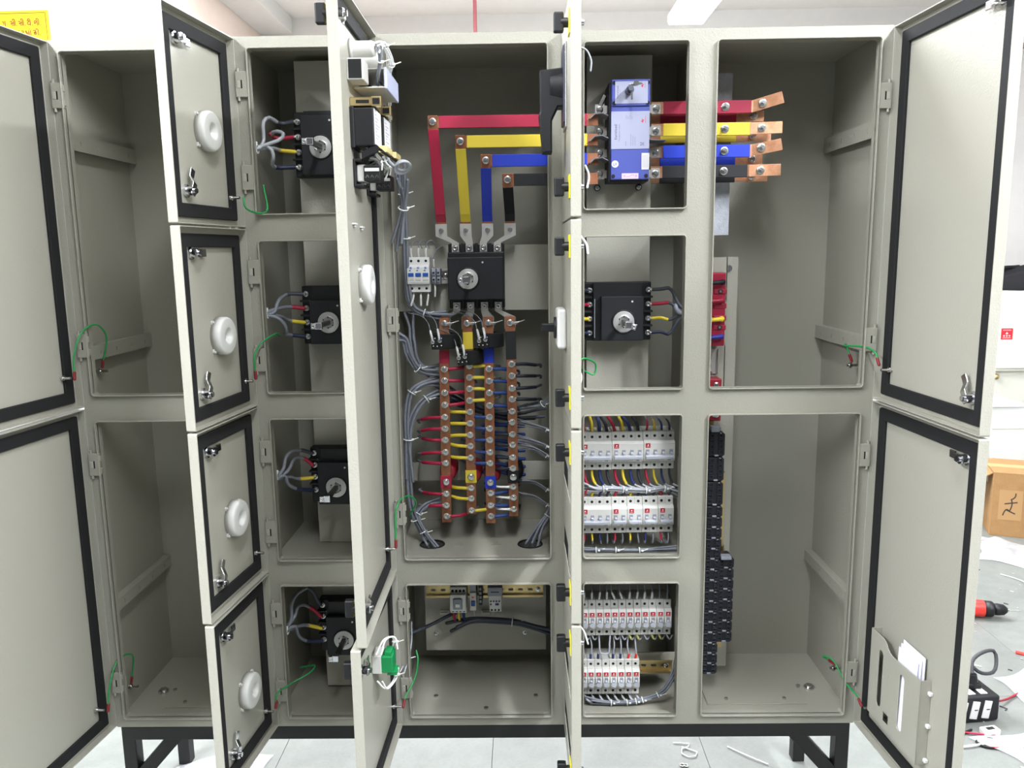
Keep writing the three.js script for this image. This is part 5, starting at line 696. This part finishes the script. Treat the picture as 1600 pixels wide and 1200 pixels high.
// ---------- the room behind: sign, boxes, tools, floor litter ----------
{
  // yellow sign lettered in Gujarati script, strokes drawn one by one
  const sign = print(1536, 768, (x, w, h) => {
    x.scale(2, 2); w /= 2; h /= 2;
    x.fillStyle = '#e8c414'; x.fillRect(0, 0, w, h); x.strokeStyle = '#5a3608'; x.lineWidth = 4; x.strokeRect(16, 16, w - 32, h - 32);
    x.strokeStyle = '#7a2c0a'; x.lineCap = 'round'; x.lineJoin = 'round';
    const glyph = (gx, gy, k, strokes) => { x.lineWidth = 11 * k; for (const s of strokes) { x.beginPath(); s.forEach((p, i) => (i ? (p.length > 2 ? x.quadraticCurveTo(gx + p[0] * k, gy + p[1] * k, gx + p[2] * k, gy + p[3] * k) : x.lineTo(gx + p[0] * k, gy + p[1] * k)) : x.moveTo(gx + p[0] * k, gy + p[1] * k))); x.stroke(); } };
    const sa = [[[0, 12], [22, 0, 24, 20], [24, 38, 4, 34], [22, 34, 30, 58]], [[24, 30], [44, 26]], [[46, 2], [46, 60]]], ii = [[[62, 4], [62, 60]], [[62, 4], [60, -22, 40, -20], [28, -16, 34, -6]]], ta = [[[6, 4], [34, -4, 30, 16], [6, 18, 8, 36], [12, 58, 36, 48]]], va = [[[6, 14], [26, -4, 30, 18], [30, 40, 10, 38], [2, 30, 14, 24]], [[44, 2], [44, 60]]], dot = [[[0, 58], [1, 59]]];
    x.translate(0, 0); const K = 0.5; let gx = 520; for (const g of [sa, sa, ta, va]) { glyph(gx, 62, K, g); glyph(gx + (g === ta ? -18 * K : 0), 62, K, ii); gx += (g === ta ? 66 : 84) * K; glyph(gx, 62, K, dot); gx += 24 * K; }
    glyph(470, 62, K, [[[0, 10], [20, 0, 16, 40]], [[34, 2], [34, 60]]]);
    const ra = [[[0, 4], [26, -4, 24, 18], [14, 30, 2, 24], [24, 30, 36, 58]]], ma = [[[0, 6], [2, 30, 20, 32], [40, 34, 40, 34]], [[8, 6], [10, 46, 22, 52]], [[40, 2], [40, 60]], [[62, 2], [62, 60]], [[50, -18], [51, -17]]], cha = [[[0, 4], [34, -8, 30, 18], [6, 20, 10, 40], [24, 62, 38, 40], [36, 22, 20, 34]], [[62, 2], [62, 60]], [[62, 4], [58, -22, 34, -14]]];
    glyph(588, 124, K, ra); glyph(614, 124, K, ma); glyph(664, 124, K, cha); glyph(706, 124, K, dot); glyph(550, 124, K, [[[0, 8], [22, 0, 18, 40]], [[40, 2], [40, 60]]]);
  }, 0.5);
  const s = plate('wall_sign', 0.46, 0.225, [-2.04, 2.232, -1.494], sign, null, 0.006, M.yellow); s.rotation.z = 0.01; tag(s, 'yellow notice board with reddish Gujarati lettering on the white pillar', 'sign');
  // grey enclosure in the back with a red badge
  const c = thing('spare_enclosure', 'pale grey closed enclosure with red badge, far right', 'electrical cabinet', [3.5, 0.6, -3.62]);
  g_().box(-0.62, 0.6, 0, 0.515, -0.22, 0.2, 0.006).build('body', M.cream, c); g_().box(-0.6, 0.58, 0.02, 0.5, 0.2, 0.217, 0.006).build('door', M.cream, c);
  const bd = print(128, 128, (x) => { x.fillStyle = '#c8202c'; x.fillRect(0, 0, 128, 128); x.fillStyle = '#f6e6e6'; x.beginPath(); x.moveTo(64, 40); x.lineTo(80, 66); x.lineTo(48, 66); x.closePath(); x.fill(); for (let i = 0; i < 3; i++) { x.fillRect(24 + i * 30, 82, 20, 6); x.fillRect(31 + i * 30, 76, 6, 20); } x.fillRect(20, 18, 88, 5); x.fillRect(20, 106, 88, 5); });
  plate('red_badge', 0.075, 0.072, [-0.397, 0.245, 0.218], bd, c, 0.002);
  const lowc = thing('storage_cabinet', 'cream cabinet with brass knob under the grey enclosure', 'cabinet', [3.5, 0, -3.66]); g_().box(-0.7, 0.62, 0, 0.6, -0.25, 0.2, 0.006).build('body', M.cream, lowc); g_().sph(-0.43, 0.565, 0.235, 0.02).cyl(-0.43, 0.565, 0.21, 0.008, 0.03).build('knob', M.brassy, lowc);
  const bag = thing('dark_bag', 'crumpled black bag lying on the grey enclosure', 'bag', [3.36, 1.115, -3.68]); { const g = new THREE.SphereGeometry(0.2, 28, 18), p = g.attributes.position; for (let i = 0; i < p.count; i++) { const u = p.getX(i) * 9, v = p.getZ(i) * 9, w = 1 + 0.16 * Math.sin(u * 2.1 + v) + 0.1 * Math.sin(v * 4.3 - u * 2.2); p.setXYZ(i, p.getX(i) * 1.6 * w, Math.max(0, p.getY(i) * 0.62 * w + 0.03), p.getZ(i) * 0.9 * w); } g.computeVertexNormals(); g_().add(g).tube([[-0.25, 0.05, 0.1], [-0.22, 0.13, 0.05], [-0.05, 0.15, 0.0]], 0.012).build('fabric', M.cloth, bag); }
  const wb = thing('small_white_box', 'small white box on the grey enclosure beside the black bag', 'box', [3.36, 1.115, -3.42]); g_().box(-0.09, 0.1, 0, 0.075, -0.02, 0.015, 0.004).build('carton', M.white, wb); g_().box(0.06, 0.08, 0.03, 0.034, 0.015, 0.016).build('printed_mark', M.blackmatt, wb);
  const s1 = thing('white_crate', 'white steel box on the floor in front of the cream cabinet', 'box', [2.95, 0, -3.15]); g_().box(-0.25, 0.07, 0, 0.455, -0.2, 0.15, 0.006).build('shell', M.white, s1); g_().box(-0.26, 0.08, 0.45, 0.46, -0.21, 0.16, 0.003).build('lid', M.foam, s1);
  const s2 = thing('foam_block', 'white foam block at the right edge behind the leaning board', 'packing foam', [3.2, 0, -2.95]); g_().box(-0.13, 0.5, 0, 0.43, -0.2, 0.1, 0.03).build('block', M.foam, s2); 
  const s3 = thing('foam_block', 'second white foam block stacked on the first, right edge', 'packing foam', [3.3, 0.43, -2.98]); g_().rbox(0.4, 0.1, 0.25, [0, 0.05, 0], [0, 0.1, 0], 0.02).build('block', M.foam, s3);
  const bo = thing('leaning_board', 'white panel leaning upright behind the carton', 'board', [2.77, 0, -2.42]); g_().rbox(0.56, 0.46, 0.018, [0, 0.226, -0.02], [-0.12, 0.05, 0], 0.003).build('panel', M.white, bo); g_().rbox(0.57, 0.02, 0.022, [0, 0.448, -0.046], [-0.12, 0.05, 0], 0.002).build('rim', M.cream, bo); g_().cyl(-0.24, 0.41, -0.03, 0.006, 0.01).build('rivet', M.grey, bo);
  // carton with one open flap
  const k = thing('carton', 'brown cardboard carton with one flap standing open, right edge', 'cardboard box', [2.5, 0, -2.12], -0.35); const W = 0.36, D = 0.3, Hc = 0.315;
  g_().box(-W / 2, W / 2, 0, Hc, -D / 2, D / 2, 0.002).build('box', M.cardboard, k); g_().box(-W / 2, W / 2, Hc, Hc + 0.003, -D / 2, -0.004).box(-W / 2, W / 2, Hc, Hc + 0.003, 0.004, D / 2).build('top_flaps', M.cardboard, k); g_().box(-W / 2 - 0.0005, W / 2 + 0.0005, Hc + 0.003, Hc + 0.0036, -0.03, 0.03).box(-W / 2 - 0.001, -W / 2, Hc - 0.08, Hc + 0.003, -0.03, 0.03).build('tape', std('#b9945c', 0.3), k);
  const scr = print(96, 128, (x) => { x.fillStyle = '#a88458'; x.fillRect(0, 0, 96, 128); x.strokeStyle = '#2c2620'; x.lineWidth = 5; x.beginPath(); x.moveTo(20, 110); x.quadraticCurveTo(30, 70, 46, 90); x.quadraticCurveTo(60, 60, 50, 40); x.quadraticCurveTo(70, 30, 66, 12); x.moveTo(24, 60); x.lineTo(76, 50); x.moveTo(30, 84); x.lineTo(70, 100); x.stroke(); }); const pr = plate('scribble_print', 0.1, 0.15, [-0.0, 0.2, D / 2 + 0.0006], scr, k, 0.001, M.cardboard);
  pr.position.set(-0.1, 0.16, D / 2 + 0.0006);
  g_().rbox(0.005, 0.14, 0.27, [-W / 2 - 0.06, Hc - 0.042, 0], [0, 0, -1.0], 0.001).build('open_flap', M.cardboard, k);
  const dk = thing('dark_tray', 'dark object in the shadow behind the carton flap', 'tray', [2.28, 0, -2.42]); g_().box(-0.12, 0.14, 0, 0.1, -0.12, 0.05, 0.006).build('tray', M.darkplastic, dk);
  // clear plastic sheets on the floor
  const sheet = (label, x, z, w, d, turn, n, hgt) => { const g = new THREE.PlaneGeometry(w, d, 30, 30); g.rotateX(-Math.PI / 2); const p = g.attributes.position; for (let i = 0; i < p.count; i++) { const a = p.getX(i), b = p.getZ(i), e = 1 - Math.pow(Math.max(Math.abs(a) / (w / 2), Math.abs(b) / (d / 2)), 3); p.setXYZ(i, a + 0.02 * Math.sin(b * 23 + n), 0.006 + Math.abs(hgt * e * (Math.sin(a * 17 + n) * Math.cos(b * 21 + n * 2) + 0.6 * Math.sin((a + b) * 33 + n))), b + 0.02 * Math.sin(a * 19 + n)); } g.computeVertexNormals(); const t = thing('plastic_sheet', label, 'plastic sheet', [x, 0, z], turn); g_().add(g).build('film', M.film, t); return t; };
  sheet('crumpled clear plastic sheet on the floor in front of the carton', 2.33, -1.72, 0.5, 0.3, -0.55, 1, 0.03); sheet('smaller clear plastic scrap by the carton flap', 2.12, -2.02, 0.22, 0.16, 0.3, 5, 0.02); sheet('clear plastic bag beside the power strip', 1.66, -0.66, 0.26, 0.18, 0.3, 3, 0.03);
  const pb = sheet('large clear plastic bag at the lower right corner', 1.5, -0.3, 0.34, 0.26, 0.35, 8, 0.015); g_().box(-0.08, -0.03, 0.004, 0.012, -0.02, 0.025, 0.002).build('blue_packet', std('#2f4fb4', 0.5), pb);
  const ps = sheet('white plastic sheet on the floor behind the left rear leg', -0.84, -0.22, 0.26, 0.16, 0.2, 11, 0.02); sheet('white plastic sheet on the floor at the right rear leg', 0.68, -0.14, 0.2, 0.12, -0.3, 14, 0.02);
  // red drill
  const d = thing('power_drill', 'red and black cordless drill lying on the floor', 'power drill', [1.745, 0.036, -1.15], -0.2); d.scale.setScalar(0.84);
  g_().lathe([[0, -0.14], [0.03, -0.14], [0.037, -0.12], [0.038, 0.0], [0.035, 0.004], [0, 0.004]], 0, 0, 0, 'x', 24).rbox(0.05, 0.05, 0.16, [-0.1, -0.005, -0.09], [-0.06, 0, 0], 0.012).build('housing', M.orangered, d); g_().lathe([[0, 0.002], [0.036, 0.002], [0.036, 0.034], [0.031, 0.042], [0, 0.042]], 0, 0, 0, 'x', 24).build('collar', M.blackplastic, d); g_().lathe([[0, 0.04], [0.025, 0.04], [0.027, 0.06], [0.024, 0.085], [0.012, 0.1], [0, 0.1]], 0, 0, 0, 'x', 20).build('chuck', M.blackplastic, d); g_().cyl(0.125, 0, 0, 0.002, 0.06, 'x', 8).cyl(0.102, 0, 0, 0.006, 0.012, 'x', 10).build('bit', M.zinc, d); g_().box(-0.055, -0.05, 0.036, 0.039, -0.012, 0.012).box(-0.04, -0.035, 0.036, 0.039, -0.012, 0.012).build('vents', M.blackmatt, d); 
  // power strip and flex
  const e = thing('power_strip', 'black and white extension socket block on the floor', 'power strip', [1.28, 0, -0.5], 0.12); g_().box(-0.2, 0.12, 0.004, 0.085, -0.055, 0.055, 0.008).build('body', M.blackplastic, e); for (let i = 0; i < 7; i++) { const x = -0.15 + i * 0.038; g_().rbox(0.024, 0.056, 0.0035, [x, 0.044, 0.0555], [0, 0, -0.16], 0.0015).build('white_panel', M.white, e); g_().box(x - 0.011, x + 0.011, 0.084, 0.0875, -0.04, 0.04, 0.002).build('white_panel', M.white, e); if (i > 4) g_().box(x - 0.002, x + 0.008, 0.044, 0.0465, 0.057, 0.0582).build('socket_slot', M.blackmatt, e); } 
  const fx = thing('flex', 'black flex with plug looping from the power strip to behind the right door', 'cable', [1.345, 0.09, -0.51]); g_().tube([[0.0, 0.04, 0], [0.01, 0.07, -0.02], [0.07, 0.085, -0.05], [0.1, 0.075, -0.06], [0.085, 0.03, -0.03], [0.03, 0.035, -0.01], [-0.002, 0.06, -0.02], [0.0, 0.02, -0.12], [0.06, -0.075, -0.24], [0.1, -0.085, -0.26], [0.05, -0.085, -0.36], [0.0, -0.085, -0.5], [-0.02, -0.085, -0.62], [-0.12, -0.085, -0.74]], 0.0055, 8, 6).build('flex', std('#3a3b3e', 0.6), fx); g_().cyl(0, 0.02, 0, 0.02, 0.035, 'y', 12, 0.013).box(-0.022, 0.022, -0.004, 0.012, -0.018, 0.018, 0.004).build('plug', M.blackplastic, fx);
  wire('thin red and black lead running right from the power strip', undefined, [[1.41, 0.03, -0.52], [1.48, 0.01, -0.56], [1.58, 0.005, -0.62], [1.72, 0.005, -0.66]], [['cable', M.darkred, 0, 1, 0.0035]]);
  const ring = thing('cable_tie_ring', 'black oval ring lying on the littered floor', 'ring', [1.315, 0.004, -0.35]); g_().torus(0, 0, 0, 0.034, 0.0035, [Math.PI / 2, 0, 0]).build('ring', M.blackmatt, ring); ring.scale.z = 0.7;
  const wc = thing('connector', 'small white connector block on the floor below the power strip', 'connector', [1.345, 0, -0.4], 0.2); g_().box(-0.025, 0.025, 0, 0.018, -0.014, 0.014, 0.003).build('block', M.white, wc); g_().box(-0.012, 0.012, 0.018, 0.0188, -0.006, 0.006).build('slot', M.blackmatt, wc);
  for (const [i, [x, z, c, n]] of [[1.22, -0.42, M.red, 'red'], [1.3, -0.33, M.darkred, 'dark red'], [1.2, -0.33, M.whitewire, 'white'], [1.17, -0.36, M.black, 'black']].entries()) wire(`loose ${n} wire offcut among the litter at the lower right`, undefined, [[x, 0.004, z], [x + 0.05, 0.006, z + 0.02 - i * 0.012], [x + 0.13, 0.004, z + 0.035 - i * 0.03]], [['cable', c, 0, 1, 0.0032]]);
  for (const [l, p] of [['long white cable tie offcut on the floor near the drill', [[2.05, 0.004, -1.55], [2.1, 0.006, -1.46], [2.08, 0.004, -1.38], [2.13, 0.004, -1.32]]], ['white strip on the floor by the plastic sheet', [[1.98, 0.004, -1.75], [2.1, 0.005, -1.72], [2.24, 0.004, -1.55]]], ['white wire offcut on the floor under the right column', [[0.115, 0.004, -0.41], [0.13, 0.004, -0.36], [0.145, 0.004, -0.31]]], ['curly white wire offcut on the floor under the last column', [[0.42, 0.004, -0.36], [0.47, 0.005, -0.35], [0.43, 0.005, -0.32], [0.455, 0.004, -0.29], [0.48, 0.005, -0.31], [0.44, 0.004, -0.34]]], ['bent white strip on the floor near the right rear leg', [[0.57, 0.004, -0.34], [0.62, 0.006, -0.29], [0.66, 0.004, -0.26]]]]) wire(l, undefined, p, [['strip', M.whitewire, 0, 1, 0.0018]]);
  const tear = thing('metal_offcut', 'curled grey metal offcut by the right column stand', 'offcut', [0.118, 0.0, -0.24]); g_().ext(poly([[0, 0], [0.012, 0.02], [0.02, 0.06], [0.026, 0.055], [0.026, 0.03], [0.016, 0.004]]), 0, 0.004, 0.0005).build('offcut', M.grey, tear);
  const wash = thing('washer', 'small white washer on the floor under the last column', 'washer', [0.425, 0.003, -0.26]); g_().torus(0, 0, 0, 0.006, 0.002, [Math.PI / 2, 0, 0]).torus(0.01, 0, 0.002, 0.005, 0.002, [Math.PI / 2, 0, 0]).build('ring', M.zinc, wash);
  // scattered crumbs nobody could count
  const cr = g_(); for (let i = 0; i < 260; i++) { const far = rnd() < 0.6, x = far ? 1.3 + rnd() * 1.2 : -1 + rnd() * 1.8, z = far ? -0.2 - rnd() * 1.8 : -0.5 - rnd() * 0.5, k2 = 0.002 + rnd() * rnd() * 0.008; cr.rbox(k2 * (1 + rnd() * 3), 0.002, k2, [x, 0.0015, z], [0, rnd() * 3, 0]); }
  tag(cr.build('litter', std('#a9a9a4', 0.7), null), 'small wire clippings and crumbs scattered on the floor', 'litter', undefined, 'stuff');
  const cr2 = g_(); for (let i = 0; i < 60; i++) cr2.rbox(0.006 + rnd() * 0.02, 0.003, 0.003, [1.25 + rnd() * 0.95, 0.002, -0.25 - rnd() * 1.5], [0, rnd() * 3, 0]);
  tag(cr2.build('dark_litter', std('#4a4646', 0.7), null), 'dark wire clippings scattered on the floor at the right', 'litter', undefined, 'stuff');
  for (const [n, x, z, c] of [['red scrap on the floor beside the white tie offcut', 2.06, -1.33, M.orangered], ['red scrap at the right edge of the floor', 1.72, -0.86, M.orangered], ['white scrap near the right edge of the floor', 1.9, -1.0, M.white]]) { const t = thing('scrap', n, 'scrap', [x, 0, z], rnd() * 3); g_().rbox(0.04, 0.006, 0.016, [0, 0.004, 0], [0, 0, 0.05], 0.002).build('piece', c, t); }
  const coil = thing('wire_loop', 'loop of white wire on top of the cabinet at the right', 'wire', [0.62, 1.852, -0.12]); g_().torus(0, 0.0, 0, 0.022, 0.003, [0.2, 0.3, 0], Math.PI).build('loop', M.whitewire, coil);
}
scene.traverse((o) => { if (o.isMesh) o.castShadow = o.receiveShadow = true; });
renderer.render(scene, camera);
